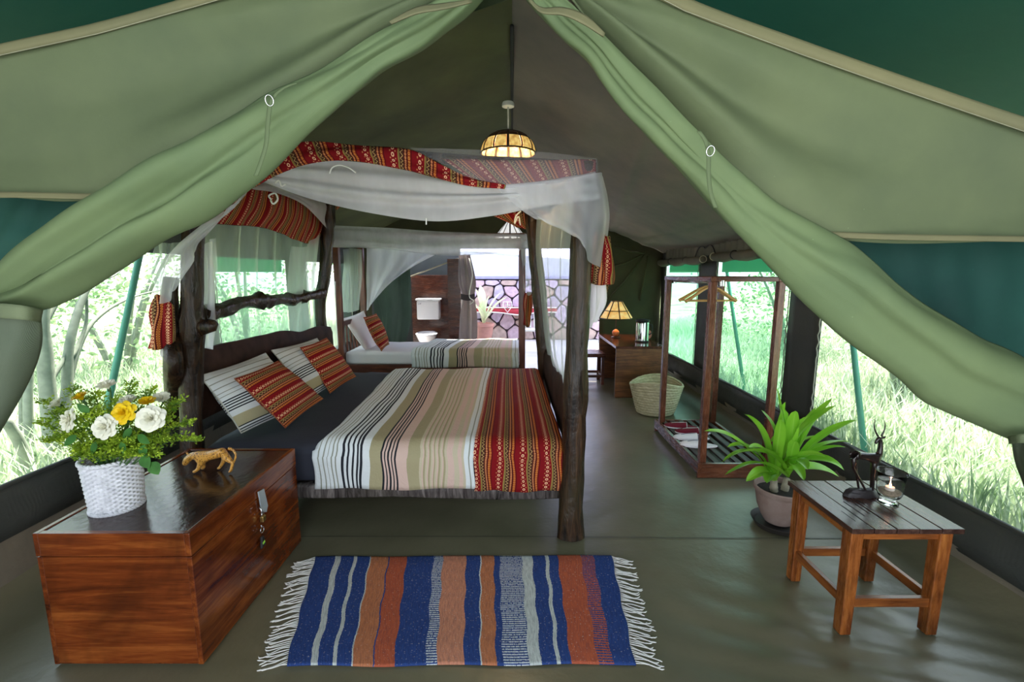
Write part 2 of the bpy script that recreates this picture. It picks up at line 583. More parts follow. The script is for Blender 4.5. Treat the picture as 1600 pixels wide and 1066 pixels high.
def make_rug_mat():
    t = NT('woven_rug')
    uv = t.sep(t.coord('UV'))
    wob = t.M('MULTIPLY', t.M('SUBTRACT', t.noise(t.map(t.coord('UV'), (1, 9, 1)), 6, 3), 0.5), 0.006)
    u = t.M('ADD', uv[0], wob)
    B = (0.030, 0.065, 0.225); W = (0.56, 0.60, 0.58); O = (0.52, 0.19, 0.085); RO = (0.47, 0.11, 0.05); S = (0.60, 0.25, 0.15)
    px = [(100, B), (190, W), (215, B), (275, W), (290, B), (350, W), (358, O), (435, B), (443, RO), (525, B), (645, (1, 0, 1)), (690, S), (800, B), (862, W), (870, O), (925, B), (955, (1, 0, 1)), (1057, W), (1107, B), (1165, W), (1180, B), (1225, RO), (1330, (0, 1, 0)), (1390, B)]
    f = lambda x: (x - 100) / 1380
    base = t.stripes(u, [(f(x), (B if c == (1, 0, 1) else RO if c == (0, 1, 0) else c)) for x, c in px])
    chk = t.stripes(u, [(0, (0, 0, 0)), (f(645), (1, 1, 1)), (f(690), (0, 0, 0)), (f(955), (1, 1, 1)), (f(1057), (0, 0, 0))])
    chk2 = t.stripes(u, [(0, (0, 0, 0)), (f(1330), (1, 1, 1)), (f(1390), (0, 0, 0))])
    v = uv[1]
    row = t.M('LESS_THAN', t.M('FRACT', t.M('MULTIPLY', v, 56)), 0.52)
    n2 = t.M('GREATER_THAN', t.noise(t.map(t.coord('UV'), (220, 60, 1)), 1.0, 1), 0.40)
    lin = t.M('MULTIPLY', row, n2)
    col = t.mix(t.M('MULTIPLY', chk, lin), base, (0.62, 0.66, 0.68))
    col = t.mix(t.M('MULTIPLY', chk2, lin), col, B)
    st = t.noise(t.map(t.coord('UV'), (260, 14, 1)), 1.0, 3, 0.7)
    col = t.mix(t.M('MULTIPLY', t.ramp(st, [(0.35, (1, 1, 1)), (0.6, (0, 0, 0))]), 0.38), col, (0.02, 0.02, 0.05))
    fz = t.noise(t.map(t.coord('UV'), (150, 90, 1)), 1.0, 2)
    col = t.mix(t.M('MULTIPLY', t.M('GREATER_THAN', fz, 0.66), 0.35), col, (0.7, 0.62, 0.55))
    t.base(col, 0.95, 0, 0.1)
    t.bump(t.M('ADD', st, t.M('MULTIPLY', fz, 0.5)), 0.7, 0.006)
    return t.m
M_rug = make_rug_mat()

def make_log(name, dark=(0.008, 0.005, 0.004), mid=(0.032, 0.016, 0.008), light=(0.10, 0.048, 0.022)):
    t = NT(name)
    co = t.coord()
    f = t.noise(t.map(co, (14, 14, 1.6)), 1.6, 6, 0.65, 1.0)
    g = t.noise(co, 2.2, 4, 0.6)
    col = t.ramp(f, [(0.36, dark), (0.55, mid), (0.80, light)])
    col = t.mix(t.ramp(g, [(0.5, (0, 0, 0)), (0.8, (0.5, 0.5, 0.5))]), col, (0.05, 0.045, 0.018))
    t.base(col, 0.27, 0, 0.32)
    t.bump(t.M('ADD', f, t.M('MULTIPLY', t.noise(co, 9, 3), .8)), 0.55, 0.02)
    return t.m
M_log = make_log('varnished_log')
M_plank = plain('dark_plank', (0.030, 0.014, 0.009), 0.6, var=.55, scale=7, spec=.07)
W_DARK = ((0.030, 0.008, 0.004), (0.10, 0.024, 0.010), (0.20, 0.055, 0.020))
W_CHEST = ((0.040, 0.007, 0.002), (0.15, 0.030, 0.006), (0.34, 0.095, 0.018))
W_TABLE = ((0.08, 0.018, 0.005), (0.26, 0.075, 0.015), (0.46, 0.165, 0.035))
def wd(k, axis, **kw):
    c = {'dark': W_DARK, 'chest': W_CHEST, 'table': W_TABLE}[k]
    return wood(k + '_wood_' + axis.lower(), c[0], c[1], c[2], axis, **kw)

# ------------------------------------------------------------------ the tent shell
XL, XR, YB, RIDGE = -2.35, 2.25, 6.9, 2.85
EAVE = 1.80
EAVE_L = 1.98
SILL_R, SILL_L, WTOP = 0.375, 0.536, 1.63
# floor
def floorz(x, y):
    z = 0.004 * noise.noise(V((x * 1.3, y * 1.1, 0)))
    # pulled creases fanning over the front right of the groundsheet
    d = V((x - 3.3, y - 1.0))
    a = math.atan2(d.y, d.x)
    w = exp(-((x - 1.25) ** 2) / 0.8) * exp(-((y - 1.45) ** 2) / 0.28)
    z += 0.011 * w * abs(sin(a * 42 + 1.5 * noise.noise(V((x, y, 3))))) ** 1.4
    w2 = exp(-((x + .2) ** 2) / 1.5) * exp(-((y - 1.25) ** 2) / 0.1)
    z += 0.004 * w2 * sin((y * 30 + x * 5))
    # the skirt rises into the walls
    if x > XR - 0.22: z += ((x - (XR - 0.22)) / 0.22) ** 2 * 0.07
    if x < XL + 0.22: z += (((XL + 0.22) - x) / 0.22) ** 2 * 0.07
    return z - 0.004
def flr(u, v):
    x = XL - .02 + (XR - XL + .04) * u
    y = -0.6 + (YB + 0.6) * v
    return (x, y, floorz(x, y))
fl = MB().grid(flr, 150, 330).build('floor', M_floor, smooth=True)
tag(fl, 'olive green vinyl groundsheet covering the tent floor', kind='structure')
sm = MB()
sm.grid(lambda u, v: (XL + .6 + (XR - XL - .9) * u, 2.415 + 0.008 * v + 0.01 * sin(u * 5), floorz(XL + .6 + (XR - XL - .9) * u, 2.415) + 0.0035), 60, 1)
sm.build('floor_seam', M_seam_f, fl, smooth=True, label='thin welded seam across the groundsheet')
# bathroom floor behind
bf = MB().grid(lambda u, v: (-2.6 + 6.6 * u, YB + 4.6 * v, -0.004), 4, 4).build('floor', plain('pale_concrete', (0.55, 0.53, 0.52), 0.8, scale=3))
tag(bf, 'pale concrete floor of the bathroom courtyard behind the tent', kind='structure')

# ceiling, two slopes
def ceil_half(side):
    XE = XL if side < 0 else XR
    def fn(u, v):
        y = 1.565 + (YB - 1.565) * v
        x = XE * u
        z = RIDGE - (RIDGE - (EAVE if side > 0 else EAVE_L)) * u
        k_ = max(0.0, 1 - (y - 1.5) / 0.7); k_ = k_ * k_ * (3 - 2 * k_)
        zf = min(z, 2.34 - 0.30 * abs(x)) if side < 0 else min(z, 2.44 - 0.31 * abs(x))
        z -= (0.055 if side > 0 else -0.07) * sin(pi * u) * (1 + 0.4 * sin(y * 1.7)) * (1 - k_)
        z = z * (1 - k_) + zf * k_
        z += 0.02 * noise.noise(V((x * 1.2, y * 1.0, side)))
        if side > 0:
            z -= 0.030 * exp(-((u - 0.30 - 0.07 * (y - 2)) ** 2) / 0.0005)
            z -= 0.012 * exp(-((u - 0.80) ** 2) / 0.0004) + 0.008 * exp(-((u - 0.86) ** 2) / 0.0003)
            z += 0.010 * u * sin(u * 40 + 1.5 * sin(y * 2))
        else:
            z += 0.020 * sin(u * 9 + y * 2.2) * sin(pi * u) + 0.018 * sin(u * 16 + y * 4 + 2 * noise.noise(V((u * 3, y, 4)))) * exp(-((y - 3.4) ** 2) / 1.2) * min(1, u * 4)
        return (x, y, z)
    return MB().grid(fn, 70, 60)
for s_, nm in ((-1, 'left'), (1, 'right')):
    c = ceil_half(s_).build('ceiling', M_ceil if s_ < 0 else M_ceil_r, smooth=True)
    tag(c, 'sloping olive canvas tent roof, ' + ('left' if s_ < 0 else 'right') + ' of the ridge', kind='structure')
    CEIL = c
rd = MB().tube([(0, 1.5 + i * 0.6, RIDGE - 0.012 - 0.01 * sin(i)) for i in range(2, 10)], 0.011, 8).build('trim_1', M_seam, smooth=True)
tag(rd, 'dark seam tape along the ridge of the tent', kind='structure')

# side walls with window openings
def side_wall(name, X, wins, sill, sgn, label):
    mb = MB()
    t = 0.008
    def quad(y0, y1, z0, z1):
        n = max(2, int((y1 - y0) / 0.08))
        m = max(2, int((z1 - z0) / 0.08))
        def fn(u, v):
            y = y0 + (y1 - y0) * u; z = z0 + (z1 - z0) * v
            e = min(1, 12 * min(u, 1 - u)) * min(1, 12 * min(v, 1 - v))
            d = 0.012 * sin(y * 9 + 2 * noise.noise(V((y, z * 2, X)))) * e
            return (X + sgn * (d - 0.0), y, z)
        mb.grid(fn, n, m)
    quad(-0.6, YB, sill - 0.26, sill)
    quad(-0.6, YB, WTOP, (EAVE if X > 0 else EAVE_L) + 0.02)
    ys = [-0.6] + [w for a in wins for w in a] + [YB]
    for i in range(0, len(ys), 2):
        if ys[i + 1] - ys[i] > 0.01: quad(ys[i], ys[i + 1], sill, WTOP)
    o = mb.build(name, M_wall, smooth=True, solid=0.006)
    tag(o, label, kind='structure')
    # lower skirt
    sk = MB().grid(lambda u, v: (X - sgn * 0.012 * (1 - v) + 0.008 * sin(u * 60 + 2 * v), -0.6 + (YB + .6) * u, 0.02 + (sill - 0.24) * v), 90, 6)
    sk.build('wall_skirt', M_tub, o, smooth=True, label='lighter brown groundsheet turned up along the wall')
    # hem edging over the sill
    h = MB(); h.tube([(X + sgn * 0.012, -0.6 + i * (YB + .6) / 40, sill - 0.01 + 0.006 * sin(i)) for i in range(41)], 0.012, 8)
    h.build('sill_hem', M_wall, o, smooth=True)
    return o
yr = lambda px: PX(px, 500, XR).y
yl = lambda px: PX(px, 500, XL).y
WR = [(1.55, yr(1284)), (yr(1232), yr(1117)), (yr(1088), 6.78)]
WR = [(1.70, yr(1284)), (yr(1232), yr(1117)), (yr(1088), 6.70)]
WLn = [(1.45, 3.32), (3.62, 4.78), (5.25, 6.65)]
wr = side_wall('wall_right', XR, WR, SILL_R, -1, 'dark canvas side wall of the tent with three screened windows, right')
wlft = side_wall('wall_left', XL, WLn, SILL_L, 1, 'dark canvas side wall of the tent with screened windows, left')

def window(n, X, y0, y1, sill, sgn, mat, label):
    o = MB().grid(lambda u, v: (X + 0.004 * sin(u * 17) - sgn * 0.02, y0 - .03 + (y1 - y0 + .06) * u, sill - .03 + (WTOP - sill + .06) * v), 14, 10).build('window_%d' % n, mat, smooth=True)
    tag(o, label, kind='structure')
    for yy in (y0, y1):
        z = MB()
        pts = [(X + sgn * 0.012, yy + 0.010 * sin(i * 1.7) * (0.5 + 0.5 * sin(i * .31)), sill + (WTOP - sill) * i / 50) for i in range(51)]
        z.tube(pts, 0.0045, 6)
        z.build('zip_edge', plain('pale_zip', (0.30, 0.32, 0.26), 0.7), o, smooth=True, label='wavy pale zip along the window edge')
    return o
window(1, XR, *WR[0], SILL_R, -1, M_screen, 'large insect-screened window nearest the camera in right wall, behind the side table')
window(2, XR, *WR[1], SILL_R, -1, M_screen_g, 'green screened window in right wall behind the clothes rack')
window(3, XR, *WR[2], SILL_R, -1, M_screen_t, 'farthest green screened window in right wall beside the desk')
window(4, XL, *WLn[0], SILL_L, 1, M_screen, 'insect-screened window in left wall above the flower basket')
window(5, XL, *WLn[1], SILL_L, 1, M_screen_g, 'insect-screened window in left wall behind the log headboard')
window(6, XL, *WLn[2], SILL_L, 1, M_screen, 'insect-screened window in left wall beside the farther single bed')

# top strip of green shade hanging inside the upper part of the windows
for (y0, y1) in (WR[1], WR[2], WLn[1]):
    X = XR + .05 if (y0, y1) in WR else XL - .05
    o = MB().grid(lambda u, v: (X, y0 - .02 + (y1 - y0 + .04) * u, WTOP - 0.12 + 0.14 * v), 8, 2).build('window_flap', canvas('green_shade', (0.08, 0.32, 0.20, 1), 0.6, 0.1), smooth=True)
    sd_ = 'left wall behind the headboard' if X < 0 else ('right wall above the clothes rack' if y0 < 5 else 'right wall above the desk')
    tag(o, 'narrow green flap across the top of the window in ' + sd_, 'window flap')

# back wall: gable with opening
mb = MB()
def bwq(x0, x1, z0, z1f):
    def fn(u, v):
        x = x0 + (x1 - x0) * u
        z1 = z1f(x)
        z = z0 + (z1 - z0) * v
        return (x, YB + 0.015 * sin(x * 8 + z * 3) + 0.01 * noise.noise(V((x * 2, z * 2, 0))), z)
    mb.grid(fn, max(3, int(abs(x1 - x0) * 10)), 10)
top = lambda x: RIDGE - (RIDGE - EAVE) * (x / XR) if x > 0 else RIDGE - (RIDGE - EAVE_L) * (x / XL) + .09 * sin(pi * x / XL)
bwq(XL, -2.12, 0.02, top)
bwq(1.33, XR, 0.02, top)
bwq(-2.12, 1.33, 1.86, top)
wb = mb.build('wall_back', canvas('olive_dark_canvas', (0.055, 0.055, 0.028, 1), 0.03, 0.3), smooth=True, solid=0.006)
tag(wb, 'dark olive canvas gable wall at the back of the tent', kind='structure')

# dark folds tied at the right back corner
mb = MB()
for k, (x0, y0, x1, y1) in enumerate([(948, 470, 1008, 396), (945, 420, 1008, 396), (960, 385, 1010, 396), (1000, 470, 1012, 400)]):
    a = P(x0, y0, YB - .03); b = P(x1, y1, YB - .05)
    mb.tube([a, (a + b) / 2 + V((0, -.01, -.03)), b], [0.012, 0.016, 0.01], 8)
mb.build('wall_crease', canvas('olive_dark_canvas', (0.055, 0.055, 0.028, 1), 0.03, 0.3), wb, smooth=True)

# ---- front gable panels, cut back for the doorway
def gable(side):
    if side < 0:
        top_ = [(-140, 108), (0, 73), (150, 40), (300, -2), (430, -40), (600, -90), (790, -150)]
        bot = [(-140, 309), (0, 308), (130, 311), (260, 262), (420, 175), (600, 75), (760, -10)]
        lip = 1.50
    else:
        top_ = [(800, -150), (920, -80), (1068, -2), (1250, 66), (1420, 126), (1600, 187), (1760, 235)]
        bot = [(815, -10), (900, 25), (1035, 150), (1165, 290), (1290, 372), (1600, 377), (1760, 378)]
        lip = 1.50
    a = [P(x, y, 1.50) for x, y in top_]
    b = [P(x, y, lip) for x, y in bot]
    m = [p.lerp(q, 0.5) + V((0, 0.02, 0)) for p, q in zip(a, b)]
    def disp(u, v):
        uu = u if side > 0 else 1 - u
        k = uu * 9 + v * 3.6 - 1
        return 0.035 * sin(k * 1.6) * (0.35 + 0.65 * (1 - uu)) * v + 0.012 * noise.noise(V((u * 4, v * 4, side)))
    mbx = sheet([a, m, b], 110, 60, disp)
    ap = P(830, -60, 1.5) if side > 0 else P(765, -50, 1.5)
    for p in mbx.v:
        dx, dz = abs(p.x - ap.x), ap.z - p.z
        an = math.degrees(math.atan2(dz, dx + 1e-6)); rr = sqrt(dx * dx + dz * dz)
        am = min(1, rr / .35) * exp(-max(0, rr - .75) / .35)
        g = lambda c, w, h: h * exp(-((an - c) / w) ** 2)
        if side > 0: d = g(42, 2.8, -.055) + g(36, 3.0, .034) + g(49, 3.5, .040) + g(29, 3.2, -.030) + g(22, 4, .018)
        else: d = g(33, 3.0, -.036) + g(25, 3.4, .036) + g(17, 3.5, -.022) + g(10, 3, .012) + g(38, 2, .01)
        p.y -= d * am
    return mbx, a, b
for side in (-1, 1):
    mbg, a, b = gable(side)
    nm = 'left' if side < 0 else 'right'
    g = mbg.build('wall_front', M_gable, smooth=True, solid=0.005)
    tag(g, 'light olive canvas front gable panel with stitched hem, %s of the doorway' % nm, kind='structure')
    # rolled top binding and lower hem
    if side < 0:
        A_ = [(-140, 108), (0, 73), (150, 40), (300, -2), (430, -40)]
        H_ = [(-140, 309), (0, 308), (70, 309), (150, 311)]
    else:
        A_ = [(900, -90), (1068, -2), (1250, 66), (1420, 126), (1600, 187), (1760, 235)]
        H_ = [(1270, 369), (1400, 374), (1600, 377), (1760, 378)]
    w = 14 if side < 0 else 20
    sheet([[P(x, y - 4, 1.485) for x, y in A_], [P(x, y + w * .5, 1.482) for x, y in A_], [P(x + 2, y + w, 1.49) for x, y in A_]], 40, 6).build('trim_binding', M_hem, g, smooth=True, solid=0.004, label='tan bound edge along the top of the panel')
    mb = MB(); mb.tube([P(x + 2, y + w - 1, 1.482) for x, y in A_], 0.0011, 6); mb.build('stitching', plain('pale_thread', (0.30, 0.30, 0.20), 0.8), g, smooth=True)
    sheet([[P(x, y - 8, 1.478) for x, y in H_], [P(x, y + 1, 1.474) for x, y in H_]], 30, 3).build('lower_hem', M_hem, g, smooth=True, solid=0.003, label='tan stitched hem along the lower edge')

# ---- door flaps drawn back to the sides
def flap(side):
    if side < 0:
        U = [(752, -30), (700, -6), (620, 36), (560, 74), (480, 118), (420, 148), (350, 186), (250, 244), (130, 320), (50, 378), (0, 420), (-60, 450)]
        L = [(764, -30), (735, 4), (695, 40), (650, 74), (598, 103), (530, 164), (470, 220), (400, 285), (320, 347), (240, 392), (150, 444), (62, 483), (-40, 482)]
    else:
        U = [(826, -30), (880, -5), (945, 56), (1045, 157), (1110, 225), (1189, 298), (1285, 362), (1348, 396), (1402, 445), (1515, 517), (1612, 566), (1640, 640)]
        L = [(812, -30), (845, 19), (867, 47), (914, 84), (945, 134), (982, 184), (1026, 225), (1057, 262), (1101, 306), (1160, 376), (1240, 454), (1285, 495), (1348, 546), (1407, 591), (1452, 632), (1582, 690), (1640, 700)]
    Yb = 1.46
    n = 60
    def dep(t):   # across the roll: two lobes with a crease between
        return 0.0
    r0 = [P(x, y, Yb) for x, y in U]
    r4 = [P(x, y, Yb + 0.02) for x, y in L]
    r0 = arcpath(r0, 24); r4 = arcpath(r4, 24)
    rows = [r0]
    for j, t in enumerate((0.14, 0.30, 0.46, 0.58, 0.74, 0.90)):
        rr = []
        for i, (p, q) in enumerate(zip(r0, r4)):
            f = i / 24
            f2 = max(0, min(1, (f - .30) / .35)); f2 = f2 * f2 * (3 - 2 * f2)
            k = min(1.0, (q - p).length / 0.20)
            if side < 0:
                a_ = (0.045, 0.065, 0.070, 0.066, 0.058, 0.036); b_ = (0.060, 0.085, 0.060, 0.034, 0.085, 0.062)
            else:
                a_ = (0.006, 0.012, 0.022, 0.012, 0.030, 0.030); b_ = (0.050, 0.080, 0.088, 0.070, 0.062, 0.045)
            d = a_[j] * (1 - f2) + b_[j] * f2
            rr.append(p.lerp(q, t) + V((0, -d * k, 0)))
        rows.append(rr)
    rows.append(r4)
    # the returned inner face of the roll
    rows.append([p.lerp(q, 0.8) + V((0, 0.06, 0.0)) for p, q in zip(r0, r4)])
    def disp(u, v):
        return 0.006 * sin(v * 13 + u * 9 + 2.2 * noise.noise(V((u * 3, v * 2, side * 3)))) * min(1, u * 6) + 0.008 * noise.noise(V((u * 12, v * 3, side)))
    return sheet(rows, 150, 50, disp)
labs = {-1: 'green canvas door flap swept up and tied back at the left, brass ring on it', 1: 'pale green canvas door flap swept down and tied back at the right'}
labs[-1] = 'rolled green canvas door flap drawn back to the left, above the flower basket'
labs[1] = 'rolled pale green canvas door flap drawn back to the right, above the side table'
FL = {}
for side in (-1, 1):
    root = empty('door_flap', P(-30 if side < 0 else 1610, 480 if side < 0 else 690, 1.5), labs[side], 'tent flap', 'door flaps tied back at the doorway')
    FL[side] = root
    flap(side).build('flap_roll', M_flap, root, smooth=True, solid=0.004)
# hanging tails below the tie bands
root = FL[-1]
sheet(rows_px([(-110, 478, 1.46), (-40, 482, 1.42), (20, 485, 1.40), (63, 486, 1.45)],
              [(-120, 560, 1.46), (-50, 560, 1.38), (10, 560, 1.38), (60, 540, 1.46)],
              [(-140, 640, 1.48), (-70, 630, 1.40), (-15, 625, 1.40), (36, 606, 1.47)],
              [(-160, 760, 1.50), (-100, 740, 1.44), (-60, 720, 1.44), (-14, 700, 1.49)]), 40, 30,
      lambda u, v: 0.016 * sin(u * 17 + v * 2) * (0.3 + v)).build('flap_tail', canvas('grey_green_canvas', (0.10, 0.13, 0.09, 1), 0.06, 0.15), root, smooth=True, solid=0.004, label='grey green lower end hanging under the tie band')
sheet(rows_px([(-80, 470, 1.42), (0, 474, 1.365), (40, 478, 1.37), (66, 484, 1.43)], [(-80, 492, 1.42), (0, 497, 1.365), (40, 500, 1.37), (62, 504, 1.43)]), 24, 4).build('tie_band', canvas('band_canvas', (0.15, 0.19, 0.11, 1), 0.05, 0.1), root, smooth=True, solid=0.006, label='flat canvas band tied around the flap')
root = FL[1]
sheet(rows_px([(1581, 690, 1.45), (1605, 688, 1.40), (1640, 690, 1.42), (1700, 695, 1.48)],
              [(1583, 725, 1.46), (1610, 730, 1.38), (1650, 735, 1.40), (1720, 735, 1.48)],
              [(1597, 770, 1.47), (1625, 785, 1.40), (1670, 790, 1.42), (1730, 800, 1.49)],
              [(1625, 860, 1.50), (1650, 880, 1.44), (1700, 890, 1.44), (1760, 900, 1.50)]), 30, 24,
      lambda u, v: 0.012 * sin(u * 15 + v * 2)).build('flap_tail', canvas('grey_green_canvas', (0.10, 0.13, 0.09, 1), 0.06, 0.15), root, smooth=True, solid=0.004, label='dark lower end hanging under the tie')
sheet(rows_px([(1576, 682, 1.43), (1600, 678, 1.37), (1640, 680, 1.38), (1680, 684, 1.44)], [(1578, 694, 1.43), (1600, 692, 1.37), (1640, 694, 1.38), (1680, 698, 1.44)]), 20, 4).build('tie_band', canvas('band_canvas', (0.15, 0.19, 0.11, 1), 0.05, 0.1), root, smooth=True, solid=0.006)
# D-rings with their webbing straps
def dring(root, cx, cy, pts, Y):
    mb = MB()
    c = P(cx, cy, Y - 0.012)
    r = 0.013
    loop = [c + V((r * cos(a) * 0.85, -0.004 * sin(a), r * sin(a))) for a in [2 * pi * i / 20 for i in range(21)]]
    mb.tube(loop, 0.0018, 8, caps=False)
    mb.build('ring', M_metal, root, smooth=True, label='small steel ring')
    q = [P(x, y, Y - 0.006) for x, y in pts]
    sheet([[p + V((-0.006, 0, 0)) for p in q], [p + V((0.0, -0.0015, 0)) for p in q], [p + V((0.006, 0, 0)) for p in q]], 24, 4).build('strap', canvas('strap_canvas', (0.10, 0.14, 0.07, 1), 0, 0.1), root, smooth=True, solid=0.002, label='narrow stitched canvas strap')
dring(FL[-1], 421, 157, [(462, 130), (440, 140), (424, 158), (419, 190), (416, 225), (409, 250), (400, 275)], 1.352)
dring(FL[1], 1110, 236, [(1092, 205), (1103, 222), (1107, 245), (1107, 270), (1110, 300), (1118, 325)], 1.352)
# yellow zip tabs at the doorway top
sheet(rows_px([(608, 34, 1.36), (650, 12, 1.35), (690, 6, 1.35), (736, 0, 1.36)], [(612, 38, 1.36), (650, 22, 1.34), (695, 14, 1.34), (738, 4, 1.36)]), 20, 4).build('zip_tab', M_hem, FL[-1], smooth=True, solid=0.004, label='cream zip edging at the doorway top')
sheet(rows_px([(826, -4, 1.36), (846, 12, 1.35), (880, 12, 1.35), (915, 24, 1.35), (945, 52, 1.36)], [(826, 3, 1.36), (846, 20, 1.34), (880, 24, 1.34), (912, 38, 1.34), (943, 58, 1.36)]), 24, 4).build('zip_tab', M_hem, FL[1], smooth=True, solid=0.004, label='cream zip edging at the doorway top')

# teal canvas inside, showing under the gable hem
for side in (-1, 1):
    if side < 0:
        rr = rows_px([(-180, 290, 1.72), (0, 290, 1.72), (210, 290, 1.72)], [(-180, 380, 1.72), (0, 370, 1.72), (170, 350, 1.72)], [(-180, 470, 1.72), (-20, 455, 1.72), (110, 380, 1.72)])
    else:
        rr = rows_px([(1230, 345, 1.72), (1450, 350, 1.72), (1780, 355, 1.72)], [(1300, 420, 1.72), (1480, 480, 1.72), (1780, 560, 1.72)], [(1380, 480, 1.72), (1520, 580, 1.72), (1780, 690, 1.72)])
    o = sheet(rr, 40, 20, lambda u, v: 0.01 * noise.noise(V((u * 7, v * 5, side))) + 0.004 * sin(u * 50 + v * 6)).build('wall_side_panel', M_teal, smooth=True)
    tag(o, 'dark teal canvas panel showing under the %s gable hem' % ('left' if side < 0 else 'right'), kind='structure')

# outer fly sheet over the tent
for side in (-1, 1):
    XE = side * 2.95
    def fn(u, v):
        x = XE * u; y = -1.5 + (YB + 0.2 + 1.5) * v
        z = 3.32 - 1.16 * u - 0.06 * sin(pi * u) + 0.02 * noise.noise(V((x, y, 9)))
        return (x, y, z)
    o = MB().grid(fn, 40, 50).build('fly_sheet', M_fly, smooth=True)
    tag(o, 'dark green outer fly sheet stretched over the tent, %s half' % ('left' if side < 0 else 'right'), 'tent fly', 'outer fly sheet')

# rolled window blinds
def roll(y0, y1, X, z, label):
    root = empty('rolled_blind', (X, (y0 + y1) / 2, z), label, 'window blind', 'rolled up window blinds')
    n = 36
    pts = []; rad = []
    for i in range(n + 1):
        t = i / n
        y = y0 + (y1 - y0) * t
        pts.append((X - 0.05 + 0.006 * sin(t * 14), y, z - 0.016 * abs(sin(t * pi * 3)) ** 0.7))
        rad.append(0.036 + 0.016 * abs(sin(t * pi * 3)) ** 0.6)
    MB().tube(pts, rad, 14, rough=0.16, seed=y0).build('roll', canvas('blind_canvas', (0.13, 0.125, 0.10, 1), 0, 0.3), root, smooth=True)
    for e, yy in ((0, y0), (1, y1)):
        MB().tube([(X - 0.05 + 0.040 * cos(a), yy, z + 0.040 * sin(a)) for a in [2 * pi * k / 16 for k in range(17)]], 0.006, 6, caps=False).build('rolled_edge', plain('pale_edge', (0.45, 0.42, 0.30), 0.8), root, smooth=True, label='pale bound end of the roll')
    for t in (0.33, 0.67):
        yy = y0 + (y1 - y0) * t
        MB().tube([(X - 0.05 + 0.040 * cos(a), yy, z + 0.042 * sin(a)) for a in [2 * pi * k / 16 for k in range(17)]], 0.006, 6, caps=False).build('tie_cord', M_black, root, smooth=True)
roll(yr(1104) + .08, yr(1030), XR, 1.66, 'rolled up brown canvas blind above the farthest right window')
roll(yr(1210) - .25, yr(1112) - .06, XR, 1.68, 'rolled up brown canvas blind above the window behind the clothes rack')
# ribbed frill under the eave and tie cords on the column
mb = MB()
mb.grid(lambda u, v: (XR - 0.03 - 0.012 * sin(u * 150), 3.6 + 3.1 * u, 1.70 + 0.16 * v), 320, 3)
mb.build('eave_frill', canvas('frill_canvas', (0.13, 0.13, 0.11, 1), 0, 0.1), wr, smooth=True, label='gathered canvas strip under the eave')
mb = MB()
c0 = PX(1102, 388, XR - 0.05)
for s_ in (-1, 1):
    mb.tube(smooth_path([c0, c0 + V((0, s_ * .10, .03)), c0 + V((0, s_ * .2, .0)), c0 + V((0, s_ * .28, -.09))], 12), 0.007, 6)
mb.build('tie_cords', M_black, wr, smooth=True, label='black tie cords knotted at the window column')
# ------------------------------------------------------------------ big log bed
XH = -1.86; XF = 0.34; Y0 = 2.47; Y1 = 4.58; MT = 0.52
bed = empty('four_poster_bed', ((XH + XF) / 2, (Y0 + Y1) / 2, 0), 'rustic four-poster bed of dark varnished logs with plank headboard, nearest the camera', 'bed')
def log(name, pts, rad, label=None, seed=0.0, n=26, seg=16, rough=0.16, knots=()):
    q = smooth_path(pts, n)
    rr = [rad[0] + (rad[1] - rad[0]) * i / n for i in range(n + 1)]
    for k, a, w in knots:
        rr = [r + a * exp(-((i / n - k) ** 2) / w) for i, r in enumerate(rr)]
    return MB().tube(q, rr, seg, rough=rough, seed=seed).build(name, M_log, bed, smooth=True, auto=60, label=label)
log('post', [G(891, 836), P(896, 690, Y0), P(903, 520, Y0), P(909, 380, Y0), P(916, 255, Y0)], (0.068, 0.056), seed=1.2, knots=((0.0, 0.012, 0.002), (0.36, 0.01, 0.001)))
log('post', [(XH, Y0, 0), P(298, 640, Y0 + .05), P(300, 520, Y0 + .05), P(301, 400, Y0 + .05), P(306, 225, Y0 + .05)], (0.062, 0.050), seed=4.2, knots=((0.52, 0.012, 0.001),))
log('post_trunk', [G(272, 700), P(272, 600, 2.50), P(270, 520, 2.50), P(266, 470, 2.50), P(268, 434, 2.50)], (0.050, 0.036), seed=8.2, label='shorter second trunk lashed beside the front head post')
log('post', [(XH, Y1, 0), P(500, 500, Y1), P(507, 430, Y1), P(513, 360, Y1), P(516, 312, Y1)], (0.060, 0.052), seed=12.2, rough=0.22, knots=((0.7, 0.012, 0.001), (0.82, 0.014, 0.0006)))
log('post', [G(852, 645, 0) * 0 + V((0.30, Y1, 0)), P(852, 600, Y1), P(846, 500, Y1), P(838, 410, Y1), P(829, 322, Y1)], (0.082, 0.062), seed=15.2)
# knot stubs on the front head post
kb = P(312, 512, Y0 + .05)
MB().tube([kb + V((0.0, 0, 0)), kb + V((0.07, 0, 0.015)), kb + V((0.085, 0, 0.03))], [0.045, 0.036, 0.022], 10, rough=.2).build('branch_stub', M_log, bed, smooth=True)
# top poles
zt = 2.15
tops = [P(306, 232, Y0 + .05), P(516, 316, Y1), P(829, 326, Y1), P(914, 262, Y0)]
for i in range(4):
    a = tops[i]; b = tops[(i + 1) % 4]
    m = (a + b) / 2 + V((0, 0, 0.015))
    log('canopy_pole', [a, a.lerp(b, .3) + V((0, .01, .01)), m, a.lerp(b, .75) + V((0.01, 0, -.01)), b], (0.030, 0.026), seed=20 + i, n=16, seg=10)
